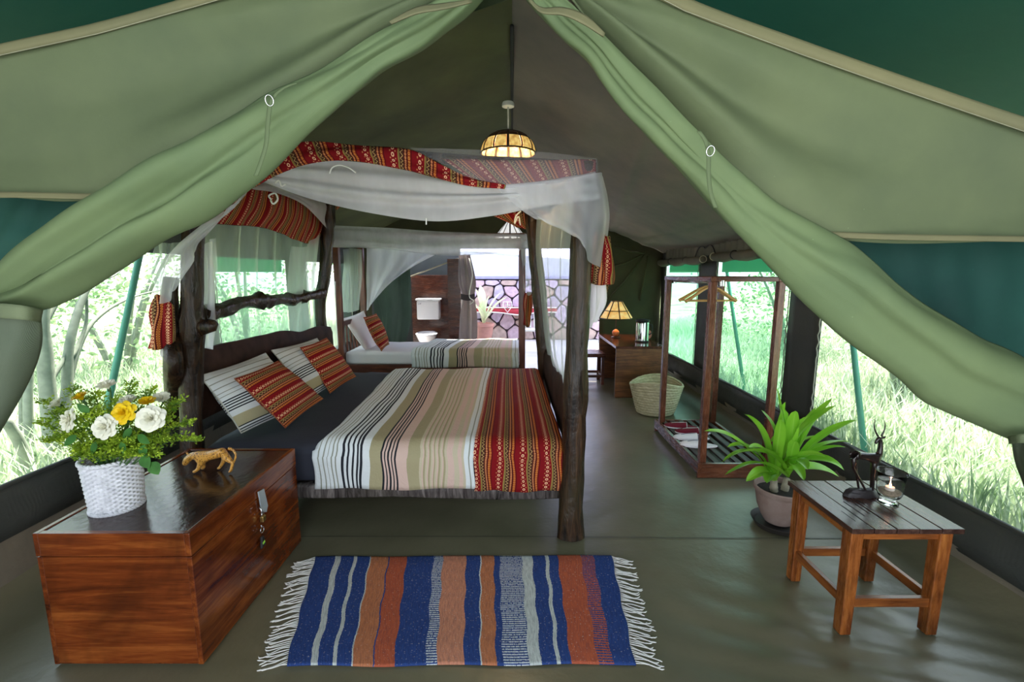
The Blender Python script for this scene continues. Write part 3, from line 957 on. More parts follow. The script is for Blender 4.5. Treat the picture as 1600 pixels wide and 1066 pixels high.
# gnarled rail over headboard
log('head_rail', [P(310, 494, 2.58), P(345, 485, 2.80), P(385, 472, 3.15), P(425, 470, 3.55), P(462, 466, 4.0), P(506, 458, 4.5)], (0.046, 0.040), seed=31, n=44, rough=0.35,
    knots=((0.0, 0.020, 0.0015), (0.50, 0.022, 0.0006), (0.57, 0.014, 0.0004), (0.76, 0.02, 0.0006), (0.85, 0.024, 0.0006)), label='gnarled knotty log rail above the headboard')
# plank headboard with live edge
def plank_y(X, y0, y1, zb, zt_, th, seed, amp=0.02):
    mb = MB()
    n = 40; m = 6
    for s_ in (-1, 1):
        def fn(u, v):
            y = y0 + (y1 - y0) * u
            a = zb(u) + amp * 0.6 * noise.noise(V((u * 6, seed, 0)))
            b = zt_(u) + amp * noise.noise(V((u * 5, seed + 5, 0)))
            z = a + (b - a) * v
            e = min(1, 6 * min(v, 1 - v))
            return (X + s_ * (th / 2) * (0.35 + 0.65 * e) + 0.006 * noise.noise(V((u * 8, v * 2, seed))), y, z)
        mb.grid(fn, n, m)
    o = 0; N = (n + 1) * (m + 1)
    # stitch the rim
    def ring():
        r = [i for i in range(n + 1)]
        r += [(j) * (n + 1) + n for j in range(1, m + 1)]
        r += [m * (n + 1) + i for i in range(n - 1, -1, -1)]
        r += [j * (n + 1) for j in range(m - 1, 0, -1)]
        return r
    rg = ring()
    for k in range(len(rg)):
        a = rg[k]; b = rg[(k + 1) % len(rg)]
        mb.f.append((a, b, b + N, a + N))
    return mb
plank_y(XH + 0.02, Y0 + .03, Y1 - .02, lambda u: 0.64 + 0.02 * u, lambda u: 1.06 - 0.10 * u + 0.03 * sin(u * 3), 0.06, 3.0, 0.03).build('headboard', M_plank, bed, smooth=True, auto=50, label='thick live-edged plank headboard')
plank_y(XF + 0.0, Y0 + .06, Y1 - .02, lambda u: 0.42, lambda u: 0.80 - 0.06 * u, 0.05, 9.0, 0.03).build('footboard', M_plank, bed, smooth=True, auto=50, label='live-edged plank footboard')
# side rails
def rail_x(y, z0, z1, seed, nm):
    mb = MB()
    def fn(u, v):
        a = 2 * pi * v
        x = XH + (XF - XH) * u
        ry, rz_ = 0.035, (z1 - z0) / 2
        k = 1 + 0.14 * noise.noise(V((u * 7, cos(a), sin(a) + seed)))
        ca = cos(a); sa = sin(a)
        return (x, y + ry * k * math.copysign(abs(ca) ** 0.5, ca), (z0 + z1) / 2 + rz_ * k * math.copysign(abs(sa) ** 0.5, sa) + 0.015 * noise.noise(V((u * 3, seed, 0))))
    mb.grid(fn, 60, 20)
    mb.build('side_rail', make_log('weathered_rail', (0.02, 0.015, 0.015), (0.10, 0.085, 0.08), (0.32, 0.28, 0.26)) if nm else M_log, bed, smooth=True, label='grey weathered plank side rail' if nm else None)
rail_x(Y0 + 0.05, 0.195, 0.285, 2.0, True)
rail_x(Y1 - 0.03, 0.195, 0.285, 7.0, False)
MB().box((XH + .06, Y0 + .08, 0.25), (XF - .06, Y1 - .08, 0.285)).build('bed_base', M_log, bed)

def rounded_block(lo, hi, r, n=7, puff=0.0):
    lo = V(lo); hi = V(hi)
    c = (lo + hi) / 2; h = (hi - lo) / 2
    mb = MB()
    import itertools
    N = 16
    def sph(u, v):
        a = 2 * pi * u; b = pi * (v - 0.5)
        p = V((cos(a) * cos(b), sin(a) * cos(b), sin(b)))
        m = max(abs(p.x), abs(p.y), abs(p.z))
        q = p / m
        w = V((q.x * (h.x), q.y * (h.y), q.z * h.z))
        # round
        inner = V((max(-h.x + r, min(h.x - r, w.x)), max(-h.y + r, min(h.y - r, w.y)), max(-h.z + r, min(h.z - r, w.z))))
        d = w - inner
        if d.length > 1e-6: d = d.normalized() * r
        return c + inner + d
    mb.grid(sph, 96, 48)
    return mb
matt = rounded_block((XH + .07, Y0 + .03, 0.285), (XF - .05, Y1 - .06, MT), 0.05).build('mattress', M_sheet_navy, smooth=True)
tag(matt, 'thick mattress in a dark navy fitted sheet on the log bed', 'mattress')

# duvet: striped part + red border
def duv_h(x, y):
    """height of the duvet surface above the mattress"""
    return 0.020 + 0.016 * noise.noise(V((x * 2.3, y * 1.6, 2))) + 0.012 * noise.noise(V((x * 5, y * 3, 8)))
def duv_rows(xa, xb, nx, ny, zdrop, yfr, ybk, top, seed=0.0, uvs=1.0, hang_back=0.12, u0=0.0, absu=False, edgef=None):
    """xa,xb: functions of t (0 front .. 1 back) giving left and right edge; wraps over the front edge"""
    mb = MB()
    Lf = top - zdrop
    tot = Lf + (ybk - yfr) + hang_back
    def fn(u, v):
        s = v * tot
        r = 0.10
        if s < Lf - r * 0.6:
            y = yfr - 0.030 - 0.010 * noise.noise(V((u * 6, s * 6, seed))) ; z = zdrop + s; nz = 0
        elif s < Lf + r * 0.9:
            k = (s - (Lf - r * 0.6)) / (r * 1.5) * pi / 2
            y = yfr - 0.030 + r * (1 - cos(k)); z = top - r + 0.02 + r * sin(k) - 0.0
        elif s < Lf + (ybk - yfr):
            y = yfr - 0.03 + r + (s - Lf - r * 0.9); z = top + 0.02
        else:
            k = s - Lf - (ybk - yfr)
            y = ybk - 0.03 + r * 0.1 + 0.02; z = top + 0.02 - k
        t = max(0, min(1, (y - yfr) / (ybk - yfr)))
        x = xa(t) + (xb(t) - xa(t)) * u
        e = 1.0
        if s > Lf: z += (duv_h(x, y + seed) - 0.01)
        if s < Lf:
            x += 0.006 * sin(s * 20 + u * 14)
            z += 0.006 * sin(u * 9 + seed)
        if edgef: z += edgef(u, t, s > Lf)
        return (x, y, z)
    mb.grid(fn, nx, ny, lambda u, v: ((u if not absu else u * absu), v * tot + 0.01 * sin(u * 3)))
    return mb
dv = empty('duvet', (-0.4, 3.5, MT), 'striped duvet in white, black, olive and pink with red patterned border on the log bed', 'duvet')
le = lambda t: -1.13 - 0.06 * t + 0.02 * sin(t * 5)
me_ = lambda t: -0.215 + 0.004 * sin(t * 7)
re = lambda t: 0.295 - 0.03 * t
duv_rows(le, me_, 90, 90, 0.275, Y0 + .02, Y1 - .08, MT, edgef=lambda u, t, f: (-0.035 * max(0, 1 - u * 22) if f else 0)).build('striped_cover', M_duvet, dv, smooth=True, solid=0.012, label='striped cotton part of the duvet')
duv_rows(me_, re, 50, 90, 0.262, Y0 + .02, Y1 - .08, MT, seed=0.0, absu=0.51, edgef=lambda u, t, f: (-0.02 * max(0, (u - 0.93) / 0.07) if f else 0)).build('red_border', M_ethnic, dv, smooth=True, solid=0.012, label='red, orange and yellow patterned border panel')

# pillows
def pillow(name, corners, thick, mat, parent=None, uvw=1.0, uvh=1.0, swap=False, fringe=False, seed=0.0, n=22, pinch=0.10):
    TL, TR, BR, BL = [V(c) for c in corners]
    nrm = ((TR - TL).cross(BL - TL)).normalized()
    if nrm.z < -0.2 or nrm.x < 0: nrm = -nrm
    c = (TL + TR + BR + BL) / 4
    mb = MB()
    for s_ in (1, -1):
        def fn(u, v):
            a = TL.lerp(TR, u); b = BL.lerp(BR, u)
            p = a.lerp(b, v)
            eu = 4 * u * (1 - u); ev = 4 * v * (1 - v)
            h = thick / 2 * (max(0, eu) ** 0.55) * (max(0, ev) ** 0.55)
            pull = pinch * ((1 - ev) * 0 + 1)
            p = p + (c - p) * pinch * ((eu) * (1 - ev) + (ev) * (1 - eu)) * 0.5
            h *= 1 + 0.12 * noise.noise(V((u * 3, v * 3, seed)))
            return p + nrm * s_ * h + nrm * 0.004 * noise.noise(V((u * 9, v * 9, seed)))
        mb.grid(fn, n, n, (lambda u, v: (v * uvh, u * uvw)) if swap else (lambda u, v: (u * uvw, v * uvh)))
    o = mb.build(name, mat, parent, smooth=True)
    return o
def add_piping(root, corners, mat, r=0.004, fringe=True, pinch=.10):
    TL, TR, BR, BL = [V(c) for c in corners]
    c = (TL + TR + BR + BL) / 4
    mb = MB(); pts = []
    for a, b in ((TL, TR), (TR, BR), (BR, BL), (BL, TL)):
        for i in range(12):
            p = a.lerp(b, i / 12); e = 4 * (i / 12) * (1 - i / 12)
            pts.append(p + (c - p) * pinch * e * 0.5)
    pts.append(pts[0])
    mb.tube(pts, r, 6, caps=False)
    mb.build('seam', mat, root, smooth=True, label='frayed edge seam')
nr = V((0.045, 0, 0.03))
def mk_pillow(name, corners, thick, mat, label, cat, group, uvw, uvh, swap=True, seed=0.0, pip=None):
    TLs = [V(c) for c in corners]
    root = empty(name, (TLs[2] + TLs[3]) / 2, label, cat, group)
    bod = pillow('pillow_body' if cat == 'pillow' else 'cushion_body', corners, thick, mat, root, uvw, uvh, swap, seed=seed)
    add_piping(bod, corners, pip or mat)
    return root
mk_pillow('pillow', [(-1.80, 2.56, .915), (-1.76, 3.20, .935), (-1.46, 3.16, .565), (-1.60, 2.58, .565)], 0.20, M_pillow,
          'striped bed pillow leaning on the log headboard at its near end, behind a red cushion', 'pillow', 'striped pillows on the log bed', 1.0, 1.0, True, 1)
mk_pillow('pillow', [(-1.78, 3.32, .935), (-1.74, 4.02, .925), (-1.50, 4.00, .565), (-1.52, 3.30, .565)], 0.20, M_pillow,
          'striped bed pillow leaning on the log headboard at its far end, behind a red cushion', 'pillow', 'striped pillows on the log bed', 1.0, 1.0, True, 2)
mk_pillow('cushion', [(-1.66, 2.66, .875), (-1.60, 3.06, .905), (-1.37, 3.20, .60), (-1.40, 2.70, .555)], 0.15, M_ethnic_small,
          'square red patterned cushion nearest the chest, tilted against a striped pillow', 'cushion', 'red patterned cushions', 0.44, 0.44, True, 3)
mk_pillow('cushion', [(-1.64, 3.48, .93), (-1.58, 3.84, .955), (-1.39, 3.96, .59), (-1.44, 3.50, .56)], 0.15, M_ethnic_small,
          'square red patterned cushion on the log bed farther from the chest', 'cushion', 'red patterned cushions', 0.44, 0.44, True, 4)

# ------------------------------------------------------------------ mosquito net of the big bed
YF = Y0 - 0.06
net = empty('mosquito_net', (0.4, YF, 2.1), 'white mosquito net with red patterned bands draped over the log bed frame', 'mosquito net')
fold = lambda a, b, k=1.0, s=0.0: (lambda u, v: k * (a * sin(u * b + 2.5 * noise.noise(V((u * 3, v * 2, s)))) + 0.3 * a * sin(u * b * 2.7 + s)))
hfold = lambda a, b, s=0.0: (lambda u, v: a * sin(v * b + u * 3 + 2 * noise.noise(V((u * 2, v * 2, s)))))
# front swag
sheet(rows_px([(392, 268, YF), (460, 252, YF), (560, 252, YF), (660, 268, YF), (760, 285, YF), (850, 280, YF), (930, 268, YF)],
              [(400, 272, YF - .02), (480, 280, YF - .03), (580, 295, YF - .04), (680, 305, YF - .04), (770, 306, YF - .04), (850, 300, YF - .02), (932, 290, YF)],
              [(412, 284, YF), (490, 312, YF - .02), (580, 333, YF - .03), (680, 346, YF - .03), (770, 337, YF - .02), (850, 322, YF), (936, 312, YF)]),
      80, 26, hfold(0.014, 16, 1)).build('front_swag', M_net_thick, net, smooth=True, label='white net sagging along the front of the canopy')
# sheer top panel
sheet(rows_px([(640, 231, YF - .01), (720, 233, YF - .01), (820, 236, YF - .01), (933, 247, YF - .01)], [(700, 262, YF - .05), (760, 270, YF - .05), (840, 268, YF - .05), (934, 262, YF - .04)], [(740, 290, YF - .05), (790, 294, YF - .05), (860, 288, YF - .05), (934, 276, YF - .04)]), 40, 12, hfold(0.006, 9, 4)).build('top_panel', M_net_veil, net, smooth=True)
# red band: twisted left part and veiled right part
sheet(rows_px([(372, 292, YF - .04), (420, 250, YF - .05), (470, 224, YF - .05), (560, 226, YF - .05), (640, 235, YF - .05), (690, 258, YF - .055), (740, 278, YF - .055), (790, 291, YF - .055)],
              [(378, 297, YF - .05), (428, 258, YF - .07), (478, 238, YF - .07), (560, 240, YF - .07), (634, 254, YF - .07), (684, 272, YF - .07), (734, 285, YF - .065), (790, 292, YF - .06)],
              [(384, 300, YF - .04), (436, 272, YF - .05), (490, 255, YF - .05), (560, 252, YF - .05), (630, 265, YF - .05), (680, 279, YF - .05), (730, 289, YF - .05), (788, 293, YF - .05)]),
      110, 14, lambda u, v: 0.007 * sin(v * 9 + u * 16), flipuv=False).build('red_band', M_ethnic, net, smooth=True, solid=0.003, label='red patterned cotton band twisted along the top')
sheet(rows_px([(690, 248, YF + .02), (780, 250, YF + .02), (860, 250, YF + .02), (931, 249, YF + .02)], [(740, 282, YF - .0), (790, 291, YF - .0), (860, 284, YF - .0), (931, 272, YF + .0)]), 60, 8, fold(0.004, 20)).build('red_band', M_ethnic_veiled, net, smooth=True, solid=0.002, label='red patterned band showing through the sheer net')
# right front corner hang
sheet(rows_px([(770, 289, YF - .04), (820, 290, YF - .05), (880, 282, YF - .05), (934, 270, YF - .03), (940, 276, YF + .15)],
              [(800, 315, YF - .04), (845, 328, YF - .05), (890, 330, YF - .05), (938, 330, YF - .03), (948, 330, YF + .2)],
              [(822, 334, YF - .03), (860, 350, YF - .05), (898, 358, YF - .06), (930, 375, YF - .04), (950, 380, YF + .25)],
              [(838, 342, YF - .03), (872, 356, YF - .04), (905, 370, YF - .06), (922, 408, YF - .04), (951, 425, YF + .28)]), 44, 30, fold(0.012, 16, 1, 5)).build('corner_hang', M_net, net, smooth=True, label='white net falling at the front foot corner')
# red tail and white tail at the foot corner
sheet(rows_px([(928, 362, YF + .12), (940, 366, YF + .10), (952, 370, YF + .16)], [(915, 410, YF + .12), (936, 415, YF + .09), (958, 418, YF + .2)], [(912, 440, YF + .14), (936, 446, YF + .09), (957, 444, YF + .2)]), 24, 14, fold(0.012, 12, 1, 2)).build('red_tail', M_ethnic_small, net, smooth=True, solid=0.003, label='red patterned end gathered at the foot corner')
sheet(rows_px([(912, 426, YF + .2), (926, 430, YF + .17), (944, 434, YF + .2)], [(914, 470, YF + .2), (926, 474, YF + .15), (946, 470, YF + .22)], [(906, 505, YF + .2), (920, 512, YF + .16), (932, 500, YF + .2)]), 20, 14, fold(0.012, 11, 1, 3)).build('white_tail', M_sheet_white, net, smooth=True, solid=0.003, label='white cloth end below the red tail')
sheet(rows_px([(934, 440, YF + .25), (942, 442, YF + .24), (952, 446, YF + .25)], [(936, 470, YF + .25), (940, 474, YF + .24), (946, 472, YF + .25)]), 8, 6, fold(0.006, 8)).build('red_tail', M_ethnic_small, net, smooth=True, solid=0.003)
# foot side veil between the posts
xf = XF + 0.03
ft = lambda px, py: PX(px, py, xf - (0.08 if px < 850 else 0.0))
sheet([[P(838, 343, Y1 - .1), P(862, 330, 3.6), P(886, 305, 3.0), P(908, 290, Y0 + .1)],
       [P(836, 400, Y1 - .15), P(856, 395, 3.6), P(878, 385, 3.0), P(896, 372, Y0 + .15)],
       [P(846, 480, Y1 - .2), P(861, 480, 3.6), P(876, 480, 3.0), P(890, 480, Y0 + .15)],
       [P(858, 555, Y1 - .4), P(868, 560, 3.5), P(878, 570, 3.0), P(888, 575, Y0 + .2)],
       [P(872, 585, 3.6), P(877, 592, 3.3), P(882, 600, 3.0), P(887, 606, Y0 + .25)]], 40, 40, fold(0.016, 20, 1, 7)).build('foot_veil', M_net, net, smooth=True, label='sheer net hanging on the foot side of the bed')
# head side: valance, veil
XV = XH - 0.04
def hp(px, py, dx=0): return PX(px, py, XV + dx)
sheet([[hp(368, 300), hp(400, 283), hp(440, 302), hp(480, 310), hp(507, 335)], [hp(345, 326, .03), hp(385, 320, .04), hp(430, 332, .04), hp(475, 342, .03), hp(506, 356, .02)], [hp(322, 350), hp(370, 352, .02), hp(420, 358, .02), hp(470, 378, .02), hp(492, 382, 0)]], 60, 14, fold(0.012, 30, 1, 8), flipuv=False).build('head_valance', M_ethnic, net, smooth=True, solid=0.003, label='red patterned valance over the head of the bed')
sheet([[hp(392, 282, .10), hp(430, 284, .10), hp(470, 298, .10), hp(509, 318, .10)], [hp(392, 292, .13), hp(432, 296, .13), hp(474, 312, .13), hp(509, 338, .13)], [hp(396, 298, .10), hp(436, 304, .10), hp(478, 322, .10), hp(509, 356, .10)]], 30, 8, hfold(0.01, 8)).build('head_swag', M_net_thick, net, smooth=True, label='white net rolled along the head pole')
sheet([[hp(318, 350, -.02), hp(360, 352, -.02), hp(410, 356, -.02), hp(460, 370, -.02), hp(500, 372, -.02)],
       [hp(318, 430, -.05), hp(362, 420, -.05), hp(414, 420, -.05), hp(458, 425, -.05), hp(497, 430, -.05)],
       [hp(318, 520, -.05), hp(364, 505, -.05), hp(418, 500, -.05), hp(456, 498, -.05), hp(496, 500, -.05)],
       [hp(318, 600, -.05), hp(366, 585, -.05), hp(420, 570, -.05), hp(456, 560, -.05), hp(496, 545, -.05)]], 110, 24, fold(0.030, 34, 1, 9)).build('head_veil', M_net_thin, net, smooth=True, label='sheer net falling in folds behind the headboard')
sheet([[hp(455, 385, .03), hp(478, 384, .03), hp(502, 360, .03)], [hp(452, 440, .0), hp(470, 440, .02), hp(496, 430, .02)], [hp(440, 500, .0), hp(462, 505, .02), hp(494, 500, .02)], [hp(436, 550, .0), hp(456, 550, .02), hp(490, 540, .02)]], 30, 24, fold(0.018, 14, 1, 3)).build('gathered_veil', M_net, net, smooth=True, label='net gathered by the rear head post')
# near head corner: net hanging over the front head post
sheet(rows_px([(330, 345, YF + .05), (352, 330, YF + .0), (372, 318, YF), (388, 300, YF)], [(262, 400, YF + .02), (285, 385, YF - .03), (310, 375, YF - .02), (322, 370, YF)], [(243, 430, YF + .02), (262, 432, YF - .03), (288, 420, YF - .03), (306, 392, YF)], [(242, 470, YF + .04), (254, 474, YF - .0), (266, 466, YF - .0), (276, 430, YF + .02)]), 34, 26, fold(0.014, 14, 1, 5)).build('corner_hang', M_net, net, smooth=True, label='white net falling over the front head post')
sheet(rows_px([(244, 380, 2.85), (262, 380, 2.80), (285, 378, 2.85)], [(240, 440, 2.85), (262, 442, 2.78), (282, 440, 2.85)], [(238, 490, 2.85), (258, 494, 2.8), (276, 492, 2.85)]), 24, 16, fold(0.015, 12, 1, 6)).build('side_veil', M_net_thin, net, smooth=True)
sheet(rows_px([(308, 385, 2.62), (322, 380, 2.62), (338, 372, 2.7)], [(310, 440, 2.62), (326, 440, 2.60), (336, 440, 2.7)], [(311, 500, 2.62), (328, 500, 2.60), (334, 500, 2.7)], [(313, 545, 2.62), (324, 545, 2.62), (333, 545, 2.7)]), 18, 24, fold(0.02, 9, 1, 6)).build('post_veil', M_net, net, smooth=True)
sheet(rows_px([(238, 468, 2.43), (248, 460, 2.41), (258, 466, 2.41), (272, 478, 2.43)], [(234, 505, 2.43), (246, 506, 2.40), (258, 510, 2.40), (274, 512, 2.43)], [(230, 545, 2.43), (244, 547, 2.40), (256, 544, 2.40), (274, 532, 2.43)]), 26, 14, fold(0.012, 12, 1, 2)).build('red_tail', M_ethnic_small, net, smooth=True, solid=0.003, label='red patterned end bunched beside the front head post')
sheet(rows_px([(253, 536, 2.44), (264, 532, 2.42), (274, 530, 2.44)], [(251, 556, 2.44), (262, 558, 2.42), (274, 560, 2.44)], [(258, 570, 2.44), (266, 574, 2.42), (274, 576, 2.44)]), 12, 8, fold(0.008, 8)).build('white_tail', M_sheet_white, net, smooth=True, solid=0.003)
# back corner valance pieces
sheet(rows_px([(772, 338, Y1 + .05), (800, 332, Y1 + .04), (836, 328, Y1 + .05)], [(790, 346, Y1 + .05), (810, 348, Y1 + .04), (832, 352, Y1 + .05)], [(808, 356, Y1 + .05), (820, 358, Y1 + .04), (832, 362, Y1 + .05)]), 16, 8, fold(0.01, 9)).build('rear_valance', M_ethnic, net, smooth=True, solid=0.003, label='red patterned corner at the rear foot post')
sheet(rows_px([(840, 326, Y1 + .02), (856, 332, Y1 - .1), (870, 340, Y1 - .2)], [(840, 345, Y1 + .02), (848, 346, Y1 - .1), (858, 344, Y1 - .2)]), 10, 5).build('rear_valance', M_ethnic_veiled, net, smooth=True, solid=0.003)
sheet(rows_px([(518, 312, Y1 + .05), (528, 313, Y1 + .04), (537, 316, Y1 + .05)], [(518, 326, Y1 + .05), (526, 328, Y1 + .04), (532, 322, Y1 + .05)]), 8, 4).build('rear_valance', M_ethnic, net, smooth=True, solid=0.003)
# small white ties
def tie(pts, r=0.0035):
    MB().tube(smooth_path([P(*p) for p in pts], 14), r, 6).build('tie', M_white, net, smooth=True)
tie([(515, 271, YF - .06), (519, 262, YF - .07), (530, 258, YF - .06), (545, 262, YF - .06), (556, 270, YF - .06)])
tie([(430, 286, YF - .06), (436, 282, YF - .06), (440, 291, YF - .06), (446, 288, YF - .06)])
tie([(424, 312, 2.7), (420, 306, 2.7), (430, 302, 2.7), (434, 312, 2.7), (427, 319, 2.7), (423, 313, 2.7)], 0.005)
tie([(814, 330, 4.3), (806, 338, 4.3), (804, 350, 4.3), (810, 338, 4.3), (813, 352, 4.3)], 0.007)
tie([(666, 341, YF - .06), (666, 346, YF - .06), (666, 351, YF - .06)])

# ------------------------------------------------------------------ second bed (single, square posts)
BX0, BX1, BY0, BY1 = -2.14, 0.13, 5.64, 6.56
b2 = empty('single_bed', ((BX0 + BX1) / 2, (BY0 + BY1) / 2, 0), 'single four-poster bed of plain red-brown timber behind the log bed', 'bed')
for (x, y) in ((BX0, BY0), (BX0, BY1), (BX1, BY0), (BX1, BY1)):
    MB().box((x - .035, y - .035, 0), (x + .035, y + .035, 1.98)).build('post', wd('dark', 'Z'), b2, bevel=.004)
for y in (BY0, BY1):
    MB().box((BX0, y - .02, .20), (BX1, y + .02, .36)).build('side_rail', wd('dark', 'X'), b2, bevel=.004)
    MB().box((BX0 - .03, y - .02, 1.94), (BX1 + .03, y + .02, 1.98)).build('canopy_rail', wd('dark', 'X'), b2, bevel=.004)
for x in (BX0, BX1):
    MB().box((x - .02, BY0, .20), (x + .02, BY1, .36)).build('end_rail', wd('dark', 'Y'), b2, bevel=.004)
    MB().box((x - .02, BY0, 1.94), (x + .02, BY1, 1.98)).build('canopy_rail', wd('dark', 'Y'), b2, bevel=.004)
MB().box((BX0 - .02, BY0, .84), (BX0 + .02, BY1, .90)).build('head_rail', wd('dark', 'Y'), b2, bevel=.004)
for k in range(7):
    y = BY0 + .09 + k * (BY1 - BY0 - .18) / 6
    MB().box((BX0 - .01, y - .018, .36), (BX0 + .01, y + .018, .85)).build('head_slat', wd('dark', 'Z'), b2, bevel=.002)
MB().box((BX0 + .02, BY0 + .02, .30), (BX1 - .02, BY1 - .02, .35)).build('bed_base', wd('dark', 'X'), b2)
m2 = rounded_block((BX0 + .03, BY0 + .0, .35), (BX1 - .04, BY1 - .02, .52), 0.045).build('mattress', M_sheet_white, smooth=True)
tag(m2, 'mattress in a white sheet on the farther single bed', 'mattress')
d2 = duv_rows(lambda t: -1.26 + .18 * t, lambda t: BX1 - .05, 70, 50, 0.33, BY0, BY1 - .05, .53, seed=3.0, hang_back=.08).build('duvet', M_duvet, smooth=True, solid=0.015)
tag(d2, 'striped duvet in white, black and olive covering the farther single bed', 'duvet')
mk_pillow('pillow', [P(535, 498, 5.95), P(568, 486, 6.30), P(592, 545, 6.32), P(575, 553, 5.80)], 0.16, M_sheet_white,
          'plain white pillow leaning at the head of the farther single bed', 'pillow', None, 1, 1, True, 6)
mk_pillow('cushion', [P(568, 496, 5.75), P(588, 490, 6.05), P(608, 538, 6.05), P(596, 549, 5.68)], 0.17, M_ethnic_small,
          'small red patterned cushion propped on white pillow of the farther single bed', 'cushion', 'red patterned cushions', 0.40, 0.40, True, 7)
n2 = empty('mosquito_net', (-1, BY0, 1.95), 'grey white mosquito net swagged over the farther single bed', 'mosquito net')
ya = BY0 - .05
sheet(rows_px([(518, 352, ya), (600, 355, ya), (700, 362, ya), (823, 366, ya)], [(518, 370, ya - .03), (600, 378, ya - .03), (700, 385, ya - .03), (823, 383, ya - .02)], [(519, 386, ya), (600, 390, ya), (690, 400, ya), (760, 398, ya), (822, 392, ya)]), 70, 16, hfold(0.025, 12, 3)).build('front_swag', M_net, n2, smooth=True, label='net swag along the front')
sheet(rows_px([(518, 353, BY1), (600, 356, BY1), (700, 362, BY1), (823, 366, BY1)], [(560, 385, BY1), (620, 398, BY1), (690, 392, BY1), (815, 402, BY1)]), 50, 12, hfold(0.03, 9, 5)).build('rear_swag', M_net_thin, n2, smooth=True)
sheet(rows_px([(573, 384, BY1 - .05), (600, 386, BY1 - .05), (640, 390, BY1 - .05), (684, 396, BY1 - .05)], [(573, 430, BY1 - .05), (592, 428, BY1 - .05), (618, 425, BY1 - .05), (644, 418, BY1 - .05)], [(573, 460, BY1 - .05), (584, 458, BY1 - .05), (598, 450, BY1 - .05), (610, 442, BY1 - .05)], [(573, 486, BY1 - .05), (576, 482, BY1 - .05), (580, 476, BY1 - .05), (584, 470, BY1 - .05)]), 36, 26, fold(0.03, 9, 1, 5)).build('side_curtain', M_net_thick, n2, smooth=True, label='white net curtain drawn back at the head')
sheet(rows_px([(815, 366, ya), (823, 366, ya - .02), (833, 374, ya)], [(816, 410, ya), (826, 412, ya - .03), (836, 412, ya)], [(818, 455, ya), (826, 462, ya - .03), (834, 452, ya)]), 14, 16, fold(0.025, 8, 1, 6)).build('corner_hang', M_net_thick, n2, smooth=True)
sheet(rows_px([(820, 458, ya), (827, 456, ya - .03), (834, 458, ya)], [(818, 485, ya), (826, 490, ya - .03), (833, 486, ya)], [(818, 508, ya), (824, 512, ya - .03), (830, 500, ya)]), 14, 10, fold(0.02, 8, 1, 6)).build('red_tail', M_ethnic_small, n2, smooth=True, solid=.003, label='red patterned end of the net')
sheet(rows_px([(536, 390, BY1 - .3), (550, 388, BY1 - .3), (566, 390, BY1 - .3)], [(536, 430, BY1 - .3), (552, 430, BY1 - .3), (566, 440, BY1 - .3)], [(534, 488, BY1 - .3), (548, 488, BY1 - .3), (562, 484, BY1 - .3)]), 30, 20, fold(0.03, 12, 1, 11)).build('head_veil', M_net_thin, n2, smooth=True)
sheet(rows_px([(506, 440, 5.5), (516, 438, 5.5), (524, 440, 5.5)], [(506, 500, 5.5), (516, 500, 5.5), (526, 505, 5.5)], [(510, 545, 5.5), (518, 550, 5.5), (528, 545, 5.5)]), 14, 16, fold(0.02, 9, 1, 2)).build('gathered_veil', M_net_thick, n2, smooth=True)

# ------------------------------------------------------------------ chest
CX0, CX1, CY0, CY1, CZ = -1.765, -1.19, 1.553, 2.375, 0.552
ch = empty('wooden_chest', ((CX0 + CX1) / 2, (CY0 + CY1) / 2, 0), 'long glossy reddish wooden storage chest with flat lid at lower left', 'chest')
wy = wd('chest', 'Y', rough=.16, scale=.62, blotch=.75); wx = wd('chest', 'X', rough=.16, scale=.62, blotch=.75); wz = wd('chest', 'Z', rough=.22)
zl = 0.460
MB().box((CX0 + .018, CY0 - .0, 0.012), (CX1 - .018, CY0 + .02, zl - .004)).build('end_panel', wx, ch, bevel=.002)
MB().box((CX0 + .018, CY1 - .02, 0.012), (CX1 - .018, CY1, zl - .004)).build('end_panel', wx, ch, bevel=.002)
MB().box((CX1 - .02, CY0, 0.006), (CX1, CY1, zl - .004)).build('front_panel', wy, ch, bevel=.002)
MB().box((CX0, CY0, 0.006), (CX0 + .02, CY1, zl - .004)).build('back_panel', wy, ch, bevel=.002)
MB().box((CX0 + .01, CY0 + .01, 0.0), (CX1 - .01, CY1 - .01, 0.03)).build('base_board', wy, ch)
# lid: rim boards and recessed dark top
lid = MB().box((CX0 + .0201, CY0 + .0201, CZ - .03), (CX1 - .0201, CY1 - .0201, CZ - .004)).build('lid', None, ch, label='dark glossy recessed lid board')
MB().box((CX0 + .018, CY0 - .002, zl), (CX1 - .018, CY0 + .02, CZ)).build('lid_end', wx, lid, bevel=.002)
MB().box((CX0 + .018, CY1 - .02, zl), (CX1 - .018, CY1 + .002, CZ)).build('lid_end', wx, lid, bevel=.002)
MB().box((CX1 - .02, CY0 - .002, zl), (CX1 + .002, CY1 + .002, CZ)).build('lid_side', wy, lid, bevel=.003)
MB().box((CX0 - .002, CY0 - .002, zl), (CX0 + .02, CY1 + .002, CZ)).build('lid_side', wy, lid, bevel=.003)
t = NT('lid_varnish')
co = t.coord()
t.base(t.ramp(t.noise(t.map(co, (4, 1, 1)), 4, 5, .6), [(0.35, (0.014, 0.006, 0.004)), (0.7, (0.050, 0.020, 0.011))]), 0.17, 0, 0.5)
t.bump(t.noise(t.map(co, (1.5, 1, 1)), 26, 3), 0.25, 0.004)
lid.data.materials.clear(); lid.data.materials.append(t.m)
sp = (CX1, 1.92)
def on_side(px, py, off=0.006): return PX(px, py, CX1 + off)
hs = empty('hasp', (0, 0, 0))
bpy.data.objects.remove(hs)
q = [on_side(402, 769), on_side(411, 764), on_side(417, 790), on_side(415, 800), on_side(408, 801)]
mb = MB()
